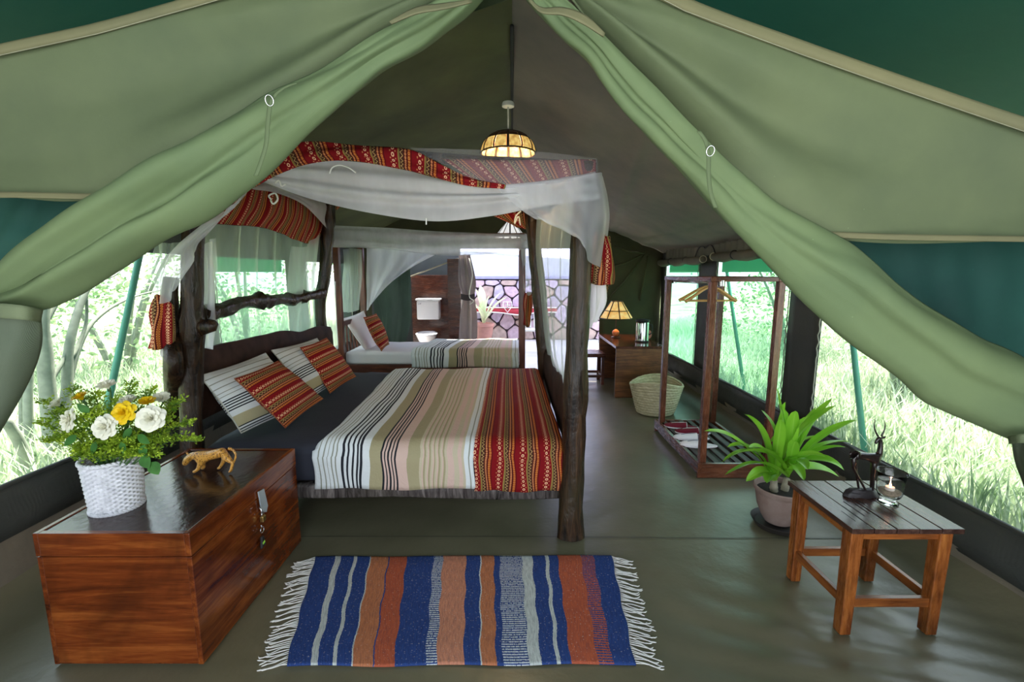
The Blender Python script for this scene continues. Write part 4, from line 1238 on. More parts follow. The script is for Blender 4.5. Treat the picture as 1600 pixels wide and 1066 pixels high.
vs = [p.copy() for p in q] + [p + V((0.006, 0, 0)) for p in q]
n = len(q)
mb.add(vs, [tuple(range(n))[::-1], tuple(range(n, 2 * n))] + [(i, (i + 1) % n, (i + 1) % n + n, i + n) for i in range(n)])
mb.build('hasp', plain('galvanised', (.46, .52, .56), .35, .3), lid, bevel=.001, label='steel hasp plate')
mb = MB()
k = on_side(404, 797, 0.012)
mb.tube([k + V((0, -.0, .012)), k + V((0.012, 0, 0.004)), k + V((0.014, .0, -.012)), k + V((0.0, .0, -.022))], 0.004, 8)
mb.build('staple', M_metal, ch, smooth=True)
pl_ = empty('padlock', on_side(411, 810), 'small brass padlock hanging from the hasp of the wooden chest', 'padlock')
c = on_side(411, 810, 0.016)
MB().box(c + V((-.008, -.013, -.014)), c + V((.008, .013, .012))).build('body', M_brass, pl_, bevel=.002)
MB().tube([c + V((0, -.008, .010)), c + V((0, -.008, .024)), c + V((0, -.004, .031)), c + V((0, .004, .031)), c + V((0, .008, .024)), c + V((0, .008, .010))], 0.0028, 8).build('shackle', M_metal, pl_, smooth=True)
kr = empty('key_ring', on_side(409, 830), 'steel key ring with black tag below the padlock on the chest', 'key ring')
c = on_side(409, 828, 0.014)
MB().tube([c + V((0.002, .014 * cos(a), .014 * sin(a))) for a in [2 * pi * i / 20 for i in range(21)]], 0.0018, 6, caps=False).build('ring', M_metal, kr, smooth=True)
MB().tube([c + V((0, 0, .013)), c + V((0, -.001, .024))], 0.003, 6).build('link', M_metal, kr, smooth=True)
f0 = on_side(409, 845, 0.010)
mb = MB().hexa([f0 + V((-.002, -.017, -.032)), f0 + V((.009, -.017, -.032)), f0 + V((.009, .019, -.030)), f0 + V((-.002, .019, -.030))], [f0 + V((-.002, -.008, .022)), f0 + V((.009, -.008, .022)), f0 + V((.009, .008, .022)), f0 + V((-.002, .008, .022))])
mb.build('fob', M_black, kr, bevel=.003, label='black key fob')
MB().box(f0 + V((.0085, -.008, -.014)), f0 + V((.0105, .009, -.003)), rot=Matrix.Rotation(R(12), 3, 'X')).build('fob_mark', plain('lime_mark', (0.35, 0.75, 0.08), 0.5), kr, label='small lime green mark')

# ------------------------------------------------------------------ wicker basket with flowers
BC = V(((G(184, 790, CZ).x), G(184, 790, CZ).y + 0.0, CZ - .004))
bk = empty('flower_basket', BC, 'white wicker flower basket on the near end of the wooden chest', 'basket')
r_b, r_t, hb = 0.082, 0.094, 0.208
mbk = MB()
NSt = 36; rowsn = 24
def wf(u, v):
    a = 2 * pi * u
    r = r_b + (r_t - r_b) * v
    ph = (v * rowsn)
    row = int(ph + 0.5)
    w = sin(a * NSt / 2 + pi * row) * 0.0050
    s_ = abs(sin(pi * ph)) ** 0.6 * 0.0045
    return BC + V(((r + w + s_) * cos(a), (r + w + s_) * sin(a), 0.004 + hb * v))
mbk.grid(wf, 180, rowsn * 4)
tw = NT('white_wicker'); co = tw.coord()
tw.base(tw.ramp(tw.noise(co, 40, 3), [(0.35, (0.50, 0.50, 0.54)), (0.65, (0.66, 0.66, 0.70))]), 0.5)
mbk.build('woven_wall', tw.m, bk, smooth=True, label='white woven willow wall')
for nm, rr, zz in (('rim', r_t + .004, hb + .004), ('base_rim', r_b + .004, 0.006)):
    for ph in (0, 1):
        MB().tube([BC + V(((rr + .003 * sin(a * 20 + ph * pi)) * cos(a), (rr + .003 * sin(a * 20 + ph * pi)) * sin(a), zz + .004 * cos(a * 20 + ph * pi))) for a in [2 * pi * i / 120 for i in range(121)]], 0.006, 8, caps=False).build(nm, tw.m, bk, smooth=True)
MB().tube([BC + V((-(r_t + .0), 0, hb - .02)), BC + V((-(r_t + .03), 0, hb + .005)), BC + V((-(r_t + .028), .0, hb + .02)), BC + V((-(r_t + .0), 0.02, hb + .01))], 0.006, 8).build('handle', tw.m, bk, smooth=True)
MB().lathe([(0.0001, 0), (r_t - .012, 0), (r_t - .012, 0.002)], BC + V((0, 0, hb - .05)), 24).build('flower_foam', plain('moss', (0.02, 0.05, 0.012), 0.9), bk)

def petal_mat(name, c, c2):
    t = NT(name)
    f = t.noise(t.coord(), 18, 3)
    col = t.ramp(f, [(0.3, c2), (0.7, c)])
    t.base(col, 0.55, 0, 0.3)
    t.translucent(col, 0.2)
    return t.m
M_rw = petal_mat('white_petal', (0.90, 0.88, 0.76), (0.80, 0.79, 0.66))
M_ry = petal_mat('yellow_petal', (0.88, 0.66, 0.02), (0.78, 0.50, 0.0))
M_leaf = petal_mat('rose_leaf', (0.06, 0.20, 0.035), (0.025, 0.10, 0.015))
M_spray = petal_mat('spray_leaf', (0.50, 0.64, 0.05), (0.10, 0.24, 0.02))
M_stem = plain('green_stem', (0.05, 0.13, 0.03), 0.6)
def rose(c, axis, r, mat, label, grp, seed, openness=1.0):
    rnd = random.Random(seed)
    root = empty('rose', c, label, 'rose', grp)
    ax = V(axis).normalized()
    q = ax.to_track_quat('Z', 'Y').to_matrix()
    mb = MB()
    layers = [(0.10, 3, 4), (0.24, 4, 12), (0.42, 5, 22), (0.62, 5, 34), (0.82, 6, 48), (1.0, 6, 66)]
    for li, (rad, n, tilt) in enumerate(layers):
        tl = R(tilt * openness)
        for k in range(n):
            a0 = 2 * pi * (k + 0.5 * (li % 2)) / n + rnd.uniform(-.15, .15)
            wdt = 2 * pi / n * 0.66
            h = r * (1.05 - 0.06 * li) * rnd.uniform(.92, 1.05)
            rb = r * rad * 0.42
            curl = rnd.uniform(.6, 1.1)
            def fn(u, v, a0=a0, wdt=wdt, h=h, rb=rb, tl=tl, curl=curl, li=li):
                a = a0 + (u - .5) * 2 * wdt * (sin(pi * (0.18 + 0.72 * v)) ** 0.6)
                ang = tl * (0.25 + 0.9 * v) + (curl * 0.7 * max(0, v - .7) * (li > 1))
                rr = rb * (0.3 + v) + h * v * sin(ang)
                z = h * v * cos(ang) + h * 0.10 * (1 - (2 * u - 1) ** 2) * v
                rr *= 1 - 0.10 * (2 * u - 1) ** 2
                return c + q @ V((rr * cos(a), rr * sin(a), z - h * .35))
            mb.grid(fn, 5, 5)
    mb.build('petals', mat, root, smooth=True)
    # calyx and stem
    mb = MB()
    e = BC + V((0, 0, hb - .03)) + (c - BC - V((0, 0, hb))) * 0.25
    mb.tube(smooth_path([c - ax * r * .45, c - ax * r * .9, (c - ax * r * 1.2).lerp(e, .5), e], 8), [0.010] + [0.0032] * 8, 6)
    mb.build('stem', M_stem, root, smooth=True)
    return root
def FP(px, py, dy): return P(px, py, BC.y + dy)
roses = [
 (165, 667, -0.15, 0.055, 'w', (0.0, -1, .35), 'white rose lowest and foremost in the basket, centre front'),
 (109, 657, -0.11, 0.052, 'w', (-.5, -1, .3), 'white rose at the left front of the flower basket'),
 (236, 654, -0.13, 0.058, 'w', (.35, -1, .4), 'large open white rose at the right front of the basket'),
 (194, 645, -0.12, 0.050, 'y', (.1, -1, .45), 'open yellow rose in the middle between the two white ones'),
 (127, 622, -0.02, 0.042, 'y', (-.3, -.3, 1), 'yellow rose upright at the upper left of the basket'),
 (230, 629, -0.05, 0.040, 'y', (.2, -.3, 1), 'yellow rosebud at the upper right of the basket'),
 (200, 628, -0.02, 0.044, 'w', (.0, -.4, 1), 'greenish white rose behind the open yellow rose'),
 (168, 604, 0.00, 0.046, 'w', (.0, -.35, 1), 'white rose standing tallest at the top of the bouquet'),
 (253, 623, 0.02, 0.042, 'w', (.3, -.5, 1), 'white rose farthest right at the top of the bouquet'),
 (90, 632, 0.00, 0.042, 'w', (-.4, -.5, .8), 'pale rose half hidden at the far left of the bouquet'),
]
for i, (px, py, dy, r, k, ax, lb) in enumerate(roses):
    rose(FP(px, py, dy), ax, r * .72, M_rw if k == 'w' else M_ry, lb, 'roses in the white basket', 100 + i, 0.85 if ax[2] < .6 else 0.42)
# leafy goldenrod sprays
rnd = random.Random(5)
def spray(tip, label, seed):
    rn = random.Random(seed)
    root = empty('foliage_spray', BC + V((0, 0, hb)), label, 'foliage', 'leafy sprays in the white basket')
    b = BC + V((0, 0, hb - .02)) + V(((tip - BC).x * .25, (tip - BC).y * .25, 0))
    mid = b.lerp(tip, .55) + V((0, 0, .04))
    path = smooth_path([b, mid, tip], 12)
    MB().tube(path, [0.003 - .00015 * i for i in range(13)], 5).build('stem', M_stem, root, smooth=True)
    mb = MB()
    L = (tip - b).length
    for s_ in range(80):
        t_ = 0.20 + 0.80 * s_ / 80
        p = catmull([b, mid, tip], t_)
        a = rn.uniform(0, 2 * pi)
        wd_ = 0.055 * (1.15 - t_) + .012
        d = V((cos(a), sin(a), rn.uniform(.1, .9))).normalized()
        e = p + d * wd_
        for j in range(6):
            q_ = p.lerp(e, (j + 1) / 6) + V((rn.uniform(-1, 1), rn.uniform(-1, 1), rn.uniform(-1, 1))) * .006
            dd = (d + V((rn.uniform(-1, 1), rn.uniform(-1, 1), rn.uniform(-.5, 1.0))) * .9).normalized()
            sdv = dd.cross(V((rn.random(), rn.random(), rn.random()))).normalized()
            l = rn.uniform(.008, .015); w = l * .34
            mb.add([q_, q_ + dd * l * .5 + sdv * w, q_ + dd * l, q_ + dd * l * .5 - sdv * w], [(0, 1, 2, 3)])
    o = mb.build('leaflets', M_spray, root)
    o['kind'] = 'stuff'
    return root
tips = [(58, 660, -.02), (66, 625, .03), (110, 606, .02), (148, 612, .04), (205, 596, .05), (240, 606, .04), (272, 640, .0), (298, 662, -.05), (285, 625, .02), (70, 690, -.08), (125, 705, -.15), (205, 690, -.16), (258, 690, -.12), (235, 700, -.14), (98, 680, -.12), (180, 625, -.02), (145, 640, -.08), (215, 640, -.08), (82, 645, -.05), (265, 655, -.08), (126, 590 + 60, -.1), (310, 690, -.04), (150, 716, -.16), (182, 708, -.17), (214, 714, -.17), (122, 718, -.13), (246, 716, -.13), (170, 690, -.15)]
words_ = ['reaching far left', 'at upper left', 'rising behind the left yellow rose', 'rising left of the tallest rose', 'highest tip right of the tallest rose', 'rising above the right yellow bud', 'spreading right beside the bed post', 'long tip pointing at the leopard figure', 'behind the rightmost white rose', 'drooping at lower left', 'hanging over the basket handle', 'just under the foremost white rose', 'drooping at lower right front', 'under the large right white rose', 'under the left white rose', 'right behind the open yellow rose', 'between left white and foremost roses', 'beside the large right white rose', 'behind the left white rose', 'below the rightmost white rose', 'between left white and yellow roses', 'lowest tip at far right', 'hanging over the front left of the rim', 'hanging over the middle of the rim', 'hanging over the front right of the rim', 'curling over the rim by the handle', 'curling over the rim behind the broad leaves', 'just below the foremost white rose']
for i, (a, b, d) in enumerate(tips):
    spray(FP(a, b, d), 'yellow green leafy spray in white basket, ' + words_[i], 300 + i)
# broad leaves
def leafpatch(c, d, up, l, w, bend=0.15, n=6, fold_=0.0):
    c = V(c); d = V(d).normalized(); up = V(up).normalized()
    s_ = d.cross(up).normalized(); up = s_.cross(d).normalized()
    mb = MB()
    def fn(u, v):
        ww = w * (sin(pi * min(1, v ** 0.8)) ** 0.8) * (2 * u - 1) / 2
        return c + d * (l * v) + s_ * ww + up * (-bend * l * v * v + fold_ * abs(ww))
    mb.grid(fn, 4, n)
    return mb
lb_ = empty('leaf_cluster', BC + V((0, 0, hb)), 'broad dark green leaves hanging over the basket rim at the right', 'leaves')
for (px, py, dy, dx, dz, l, w) in ((222, 712, -.14, .4, -.6, .055, .045), (236, 722, -.14, .5, -.8, .055, .05), (226, 695, -.15, -.2, -.8, .05, .035), (215, 680, -.15, .6, -.3, .06, .03), (190, 690, -.15, .2, -.8, .05, .025), (150, 690, -.15, -.2, -.7, .05, .025), (205, 668, -.14, -.3, -.6, .06, .03), (120, 680, -.14, -.6, -.5, .06, .03), (140, 645, -.1, -.4, .5, .05, .03), (213, 660, -.12, .5, .4, .05, .03)):
    leafpatch(FP(px, py, dy), (dx, -.25, dz), (0, -1, .3), l, w).build('leaf', M_leaf, lb_, smooth=True)

# ------------------------------------------------------------------ leopard figure
def skin(name, pts, edges, rads, mat, parent, sub=2, root=0):
    me = bpy.data.meshes.new(name)
    me.from_pydata([tuple(p) for p in pts], edges, [])
    o = bpy.data.objects.new(name, me); COL.objects.link(o)
    if parent is not None:
        o.parent = parent
        o.matrix_parent_inverse = Matrix.Translation(-parent.location)
    md = o.modifiers.new('skin', 'SKIN'); md.use_smooth_shade = True
    for i, r in enumerate(rads):
        sv = me.skin_vertices[0].data[i]
        sv.radius = r if isinstance(r, tuple) else (r, r)
        sv.use_root = (i == root)
    s2 = o.modifiers.new('sub', 'SUBSURF'); s2.levels = sub; s2.render_levels = sub
    me.materials.append(mat)
    return o
t = NT('spotted_gold')
co = t.coord()
vo = t.n('ShaderNodeTexVoronoi'); t.t.links.new(co, vo.inputs['Vector']); vo.inputs['Scale'].default_value = 130
col = t.ramp(vo.outputs['Distance'], [(0.0, (0.10, 0.04, 0.01)), (0.30, (0.12, 0.05, 0.012)), (0.42, (0.52, 0.25, 0.045)), (1.0, (0.60, 0.31, 0.06))])
t.base(col, 0.32, 0, 0.5); t.bump(vo.outputs['Distance'], 0.3, 0.002)
M_leo = t.m
# side profile traced as joints: scale from the picture at its real depth
LY = G(345, 738, CZ).y + 0.01
def LP(px, py, dy=0.0): return P(px, py, LY + dy)
leo = empty('leopard_figurine', G(330, 740, CZ), 'small spotted golden leopard figurine walking on top of the wooden chest', 'figurine')
zfl = CZ + .001
def foot(px, dy, r=.006):
    p = LP(px, 735, dy); p.z = zfl + r; return p
# body chain: rump -> chest -> neck -> head
pts = [LP(352, 707), LP(340, 708), LP(327, 712), LP(315, 714), LP(306, 711), LP(298, 713), LP(292, 719), LP(288, 727)]
rad = [.024, .025, .024, .026, .021, .018, .018, .011]
ed = [(i, i + 1) for i in range(7)]
def leg(base_i, j1, j2, ft_, rr):
    k = len(pts)
    pts.extend([j1, j2, ft_, ft_ + V((-.010, 0, -.001))]); rad.extend(rr)
    ed.extend([(base_i, k), (k, k + 1), (k + 1, k + 2), (k + 2, k + 3)])
leg(3, LP(313, 724, -.012), LP(309, 734, -.016), foot(304, -.020), [.014, .009, .007, .006])
leg(3, LP(317, 724, .014), LP(318, 731, .016), foot(317, .020), [.012, .009, .007, .006])
leg(0, LP(351, 718, .014), LP(347, 725, .018), foot(343, .02), [.013, .008, .007, .006])
leg(0, LP(357, 718, -.012), LP(364, 724, -.016), foot(360, -.018), [.015, .008, .007, .006])
# lift so that feet all on the lid
skin('body', pts, ed, rad, M_leo, leo, root=1)
skin('tail', [LP(356, 700), LP(364, 703), LP(369, 711), LP(367, 719), LP(364, 725)], [(i, i + 1) for i in range(4)], [.009, .0055, .005, .005, .006], M_leo, leo, sub=1)
for dy in (-.014, .014):
    skin('ear', [LP(294, 711, dy), LP(291, 706, dy)], [(0, 1)], [.006, .003], M_leo, leo, sub=1)
for dy in (-.013, .013):
    MB().lathe([(0.0003, -.0025), (.0022, -.0012), (.0025, 0), (.0022, .0012), (.0003, .0025)], LP(288.5, 720, dy), 8).build('eye', M_black, leo, smooth=True)

# ------------------------------------------------------------------ rug
rug_c = [G(493, 872), G(955, 870), G(992, 1040), G(447, 1043)]
rg = empty('rug', (sum(p.x for p in rug_c) / 4, sum(p.y for p in rug_c) / 4, 0), 'flat woven rug striped blue, orange and white with white fringe, on the floor', 'rug')
TLr, TRr, BRr, BLr = rug_c
def rugp(u, v):
    p = TLr.lerp(TRr, u).lerp(BLr.lerp(BRr, u), v)
    e = min(1, 10 * min(u, 1 - u, v, 1 - v))
    p = p + V((0.004 * sin(v * 20), 0.004 * sin(u * 17) * (1 if v > .5 else .6), 0))
    p.z = 0.006 + 0.004 * e + 0.003 * noise.noise(V((u * 6, v * 3, 0)))
    return p
mb = MB().grid(rugp, 120, 60)
mb.build('woven_field', M_rug, rg, smooth=True, solid=0.006)
rn = random.Random(3)
for side in (0, 1):
    mb = MB()
    for k in range(66):
        v = (k + .5) / 66
        p = rugp(side, v)
        k2 = k // 3
        cl = rugp(side, min(1, max(0, (k2 * 3 + 1.5) / 66)))
        d = -1 if side == 0 else 1
        ln = rn.uniform(.055, .085)
        tip = cl + V((d * ln * 1.15, -.030 + rn.uniform(-.012, .012), 0)); tip.z = .006
        m = p.lerp(tip, .5) + V((0, rn.uniform(-.012, .012), 0)); m.z = 0.007
        p.z = .008
        mb.tube(smooth_path([p, m, tip, tip + V((d * .015, rn.uniform(-.012, .012), 0))], 8), [0.0019] * 6 + [.0028, .0022, .0012], 5)
    o = mb.build('fringe', plain('fringe_cotton', (0.78, 0.76, 0.72), 0.9), rg, smooth=True, label='knotted white fringe')
    o['kind'] = 'stuff'

# ------------------------------------------------------------------ side table
TX0, TX1, TY0, TY1, TZ = 1.385, 1.765, 1.715, 2.07, 0.495
tb = empty('side_table', ((TX0 + TX1) / 2, (TY0 + TY1) / 2, 0), 'small orange-brown wooden side table with dark planked top at lower right', 'table')
def tleg(x, y):
    return MB().box((x - .027, y - .027, 0), (x + .026, y + .026, TZ - .022), taper=0.86).build('leg', wd('table', 'Z', rough=.26, blotch=.85), tb, bevel=.004)
for x in (TX0 + .01, TX1 - .01):
    for y in (TY0 + .01, TY1 - .01): tleg(x, y)
for y in (TY0 + .005, TY1 - .005):
    MB().box((TX0 + .03, y - .012, TZ - .065), (TX1 - .03, y + .012, TZ - .02)).build('apron', wd('table', 'X', rough=.3), tb, bevel=.002)
    MB().box((TX0 + .03, y - .012, .125), (TX1 - .03, y + .012, .165)).build('stretcher', wd('table', 'X', rough=.3), tb, bevel=.003)
for x in (TX0 + .005, TX1 - .005):
    MB().box((x - .012, TY0 + .03, TZ - .065), (x + .012, TY1 - .03, TZ - .02)).build('apron', wd('table', 'Y', rough=.3), tb, bevel=.002)
    MB().box((x - .012, TY0 + .03, .125), (x + .012, TY1 - .03, .165)).build('stretcher', wd('table', 'Y', rough=.3), tb, bevel=.003)
wt = wood('table_top_wood', (0.022, 0.009, 0.006), (0.065, 0.030, 0.022), (0.15, 0.085, 0.065), 'Y', rough=.22, scale=1.6, blotch=.4, gloss=.36)
nb = 5; w_ = (TX1 - TX0 + .07) / nb
for k in range(nb):
    x = TX0 - .035 + k * w_
    MB().box((x + .0015, TY0 - .04, TZ - .022), (x + w_ - .0015, TY1 + .035, TZ - .001 * (k % 2))).build('plank', wt, tb, bevel=.002)
for k in range(7):
    x = TX0 + .02 + .035 * k
    MB().box((x, TY0 + .02 + .02 * k, TZ - .0015), (x + .0035, TY0 + .10 + .022 * (k % 3) + .02 * k, TZ + .0006)).build('crack', M_black, tb, label='dark split in the table top') if k < 5 else None

# antelope figure
AY = TY0 + 0.235
def AP(px, py, dy=0.0): return P(px, py, AY + dy)
t = NT('ebony'); t.base((0.016, 0.009, 0.008), 0.22, 0, 0.6); M_eb = t.m
an = empty('antelope_figurine', (G(1343, 765, TZ)), 'tall dark polished wooden antelope figurine with curved horns on the side table', 'figurine')
pts = [AP(1333, 710), AP(1343, 712), AP(1357, 714), AP(1368, 716), AP(1374, 711), AP(1376, 700), AP(1376, 690), AP(1374, 684), AP(1370, 689), AP(1368, 694)]
rad = [.018, .0195, .019, .019, .014, .0105, .009, .0095, .0075, .005]
ed = [(i, i + 1) for i in range(9)]
zb = TZ + .030
def aleg(bi, j1, j2, ftx, dy):
    k = len(pts)
    f_ = AP(ftx, 760, dy); f_.z = zb
    pts.extend([j1, j2, f_]); rad.extend([.011, .006, .005]); ed.extend([(bi, k), (k, k + 1), (k + 1, k + 2)])
aleg(0, AP(1334, 722, -.01), AP(1333, 731, -.01), 1354, -.012)
aleg(0, AP(1336, 722, .012), AP(1337, 731, .012), 1342, .014)
aleg(3, AP(1366, 728, -.01), AP(1365, 742, -.01), 1365, -.012)
aleg(3, AP(1364, 728, .012), AP(1362, 742, .012), 1361, .014)
skin('body', pts, ed, rad, M_eb, an, root=1)
for sg in (-1, 1):
    x = 1372 if sg < 0 else 1377
    hx = [(x, 682), (x + sg * 4.5, 673), (x + sg * 6, 664), (x + sg * 4.5, 655 + (2 if sg > 0 else 0))]
    MB().tube(smooth_path([AP(a, b, sg * .006) for a, b in hx], 12), [.0042 - .00027 * i for i in range(13)], 8, rough=.1).build('horn', M_eb, an, smooth=True)
    leafpatch(AP(1377, 685, sg * .006), (1, sg * .5, .6), (0, -1, 0), .020, .010).build('ear', M_eb, an, smooth=True, solid=.002)
MB().tube([AP(1331, 706), AP(1328, 710), AP(1328, 716)], [.005, .004, .002], 6).build('tail', M_eb, an, smooth=True)
bb = MB()
c = AP(1345, 765)
c.z = TZ
def fb(u, v):
    a = 2 * pi * u
    rx = .082; ry = .030
    z = .034 * (v ** .45) + .006 * noise.noise(V((cos(a) * 2, sin(a) * 2, v * 3)))
    k = (1 - .35 * v) if v < .99 else 0.0
    k *= 1 + .12 * noise.noise(V((cos(a) * 3, sin(a) * 3, 7)))
    return V((c.x + .002 + rx * k * cos(a), AY + ry * k * sin(a), TZ + max(0, z)))
bb.grid(fb, 36, 10)
bb.build('base', plain('dull_ebony', (.014, .010, .012), .5), an, smooth=True, label='rough carved base')

# hurricane glass with candle
t = NT('clear_glass')
t.b.inputs['Transmission Weight'].default_value = 1.0
t.base((0.96, 0.98, 0.97), 0.0); t.b.inputs['IOR'].default_value = 1.45
M_glass = t.m
HC = G(1391, 788, TZ); HC.y += .012; HC = V((HC.x, HC.y, TZ))
hg = empty('hurricane_glass', HC, 'clear glass candle holder with sand on the side table', 'candle holder')
prof = [(0.0005, 0.000), (0.037, 0.000), (0.038, 0.004), (0.026, 0.014), (0.024, 0.022), (0.040, 0.034), (0.047, 0.050), (0.049, 0.085), (0.050, 0.110), (0.056, 0.140), (0.0585, 0.146), (0.0573, 0.1455), (0.0488, 0.110), (0.0478, 0.085), (0.0458, 0.0505), (0.037, 0.0350), (0.018, 0.0262), (0.0005, 0.0255)]
MB().lathe(prof, HC, 40).build('glass_bowl', M_glass, hg, smooth=True)
MB().lathe([(0.0005, 0.029), (0.030, 0.038), (0.042, 0.052), (0.0425, 0.058), (0.0005, 0.062)], HC, 32, wob=.02).build('sand', plain('sand', (0.34, 0.26, 0.19), 0.9, var=.4, scale=120), hg, smooth=True)
cd = empty('tealight_candle', HC + V((0, 0, .06)), 'lit white tealight inside the glass holder', 'candle')
MB().lathe([(0.0005, 0.060), (0.016, 0.060), (0.017, 0.062), (0.017, 0.076), (0.015, 0.075), (0.0005, 0.073)], HC, 24).build('wax', plain('wax', (0.85, 0.72, 0.66), 0.5), cd, smooth=True)
MB().lathe([(0.0005, 0.074), (0.004, 0.079), (0.0045, 0.084), (0.002, 0.093), (0.0003, 0.099)], HC, 12).build('flame', glow('flame', (1.0, 0.42, 0.22), 12), cd, smooth=True)

# ------------------------------------------------------------------ potted plant
PC = V((1.60, 2.55, 0))
pp = empty('potted_dracaena', PC, 'potted dracaena with bright green strap leaves beside the side table', 'plant')
t = NT('terracotta_worn'); co = t.coord()
t.base(t.ramp(t.noise(co, 7, 5, .6), [(0.3, (0.22, 0.135, 0.11)), (0.7, (0.36, 0.27, 0.24))]), 0.8); t.bump(t.noise(co, 40, 3), .2, .004)
pr = [(0.0005, 0.03), (0.085, 0.03), (0.105, 0.06), (0.135, 0.13), (0.148, 0.20), (0.152, 0.215), (0.160, 0.222), (0.162, 0.240), (0.156, 0.247), (0.148, 0.243), (0.142, 0.21), (0.0005, 0.20)]
MB().lathe([(r * .90, z) for r, z in pr], PC, 44, wob=.01).build('pot', t.m, pp, smooth=True, auto=40, label='weathered pinkish terracotta pot')
MB().lathe([(0.0005, 0.0), (0.125, 0.0), (0.145, 0.03), (0.148, 0.036), (0.138, 0.034), (0.120, 0.012), (0.0005, 0.012)], PC, 36).build('saucer', plain('dark_saucer', (0.03, 0.025, 0.022), 0.6), pp, smooth=True, auto=40)
MB().lathe([(0.0005, 0.218), (0.128, 0.212)], PC, 24, wob=.03).build('soil', plain('soil', (0.015, 0.011, 0.008), 0.95, scale=60, var=.6), pp)
t = NT('dracaena_leaf')
uvs = t.sep(t.coord('UV'))
mid_ = t.M('ABSOLUTE', t.M('SUBTRACT', uvs[0], 0.5))
col = t.ramp(t.noise(t.coord(), 5, 2), [(0.3, (0.14, 0.38, 0.02)), (0.7, (0.28, 0.60, 0.04))])
col = t.mix(t.ramp(mid_, [(0.0, (1, 1, 1)), (0.07, (0, 0, 0))]), col, (0.36, 0.62, 0.10))
t.base(col, 0.32, 0, 0.5); t.translucent((0.30, 0.65, 0.05, 1), 0.28)
M_drac = t.m
M_cane = plain('cane', (0.30, 0.27, 0.20), 0.7, scale=30, var=.3)
canes = [(V((-.035, 0, 0)), .10), (V((.03, .01, 0)), .09)]
cane_o = []
for cpos, h in canes:
    cane_o.append(MB().tube(smooth_path([PC + cpos + V((0, 0, .20)), PC + cpos * 1.2 + V((0, 0, .20 + h * .5)), PC + cpos * 1.3 + V((0, 0, .20 + h))], 8), [.026, .022, .020, .022, .02, .019, .018, .017, .015], 10, rough=.2).build('cane', M_cane, pp, smooth=True))
def strap(base, tip, ctrl, w, seed, roll=0.0):
    base = V(base); tip = V(tip); ctrl = V(ctrl)
    mb = MB()
    n = 14
    def bez(t_): return base * (1 - t_) ** 2 + ctrl * 2 * t_ * (1 - t_) + tip * t_ * t_
    def fn(u, v):
        p = bez(v); d = (bez(min(1, v + .02)) - bez(max(0, v - .02))).normalized()
        s_ = d.cross(V((0, 0, 1)))
        if s_.length < .15: s_ = V((1, 0, 0))
        s_.normalize()
        nn = s_.cross(d).normalized()
        s2 = s_ * cos(roll) + nn * sin(roll)
        nn = s2.cross(d).normalized()
        ww = w * (min(1, (v * 1.25 + .12)) ** .8) * (max(0, 1 - v) ** .55) * 1.25
        k = (2 * u - 1)
        return p + s2 * ww * k / 2 + nn * (ww * .22 * abs(k)) + nn * .004 * sin(v * 9 + seed)
    mb.grid(fn, 4, n)
    return mb
lv = [  # tip px, py, dy ; lift
 (1100, 674, -.10, .18), (1128, 722, -.20, .16), (1166, 752, -.12, .06), (1132, 742, -.28, .14), (1163, 648, .02, .20), (1212, 606, .05, .10), (1228, 628, .02, .10), (1243, 642, -.08, .12),
 (1262, 650, -.06, .12), (1300, 622, .06, .10), (1306, 634, .00, .14), (1340, 658, .02, .16), (1322, 700, -.10, .14), (1319, 735, -.14, .12), (1312, 745, -.02, .10), (1275, 605 + 30, .10, .10),
 (1198, 755, -.20, .08), (1256, 752, -.24, .08), (1290, 715, -.20, .12), (1170, 700, -.20, .12), (1220, 655, -.12, .12), (1205, 690, .14, .16), (1285, 680, .16, .12), (1243, 690, -.18, .10), (1136, 700, -.05, .2), (1262, 735, -.26, .10), (1330, 690, .06, .1), (1190, 640, .1, .1)]
for i, (a, b, dy, lf) in enumerate(lv):
    cp, ch_ = canes[i % 2]
    base = PC + cp * 1.3 + V((0, 0, .27 + .03 * ((i * 7) % 4)))
    tip = P(a, b, PC.y + dy)
    ctrl = base.lerp(tip, .45) + V((0, 0, lf))
    strap(base, tip, ctrl, .078 + .014 * ((i * 5) % 3), i, roll=(random.Random(i).uniform(-.5, .5))).build('leaf', M_drac, cane_o[i % 2], smooth=True)

# ------------------------------------------------------------------ clothes rack
RX0, RX1, RY0, RY1 = 1.37, 1.93, 3.18, 4.22
rk = empty('clothes_rack', ((RX0 + RX1) / 2, (RY0 + RY1) / 2, 0), 'open wooden clothes rack with slatted shoe shelf against the right wall', 'clothes rack')
wz = wood('rack_wood_z', (0.035, 0.010, 0.005), (0.13, 0.040, 0.018), (0.28, 0.10, 0.045), 'Z', rough=.25)
wxr = wood('rack_wood_x', (0.035, 0.010, 0.005), (0.13, 0.040, 0.018), (0.28, 0.10, 0.045), 'X', rough=.25)
wyr = wood('rack_wood_y', (0.035, 0.010, 0.005), (0.13, 0.040, 0.018), (0.28, 0.10, 0.045), 'Y', rough=.25)
RT = PX(1110, 446, RX0 + .03).z
RT = 1.44
for x in (RX0 + .05, RX1 - .03):
    for y in (RY0 + .06, RY1 - .06):
        MB().box((x - .024, y - .024, .10), (x + .024, y + .024, RT)).build('post', wz, rk, bevel=.003)
for x in (RX0, RX1 - .03):
    MB().box((x, RY0, .03), (x + .03, RY1, .115)).build('shelf_rail', wyr, rk, bevel=.003)
for y in (RY0, RY1 - .03):
    MB().box((RX0 + .001, y + .001, .0), (RX1 - .001, y + .029, .11)).build('shelf_end', wxr, rk, bevel=.003)
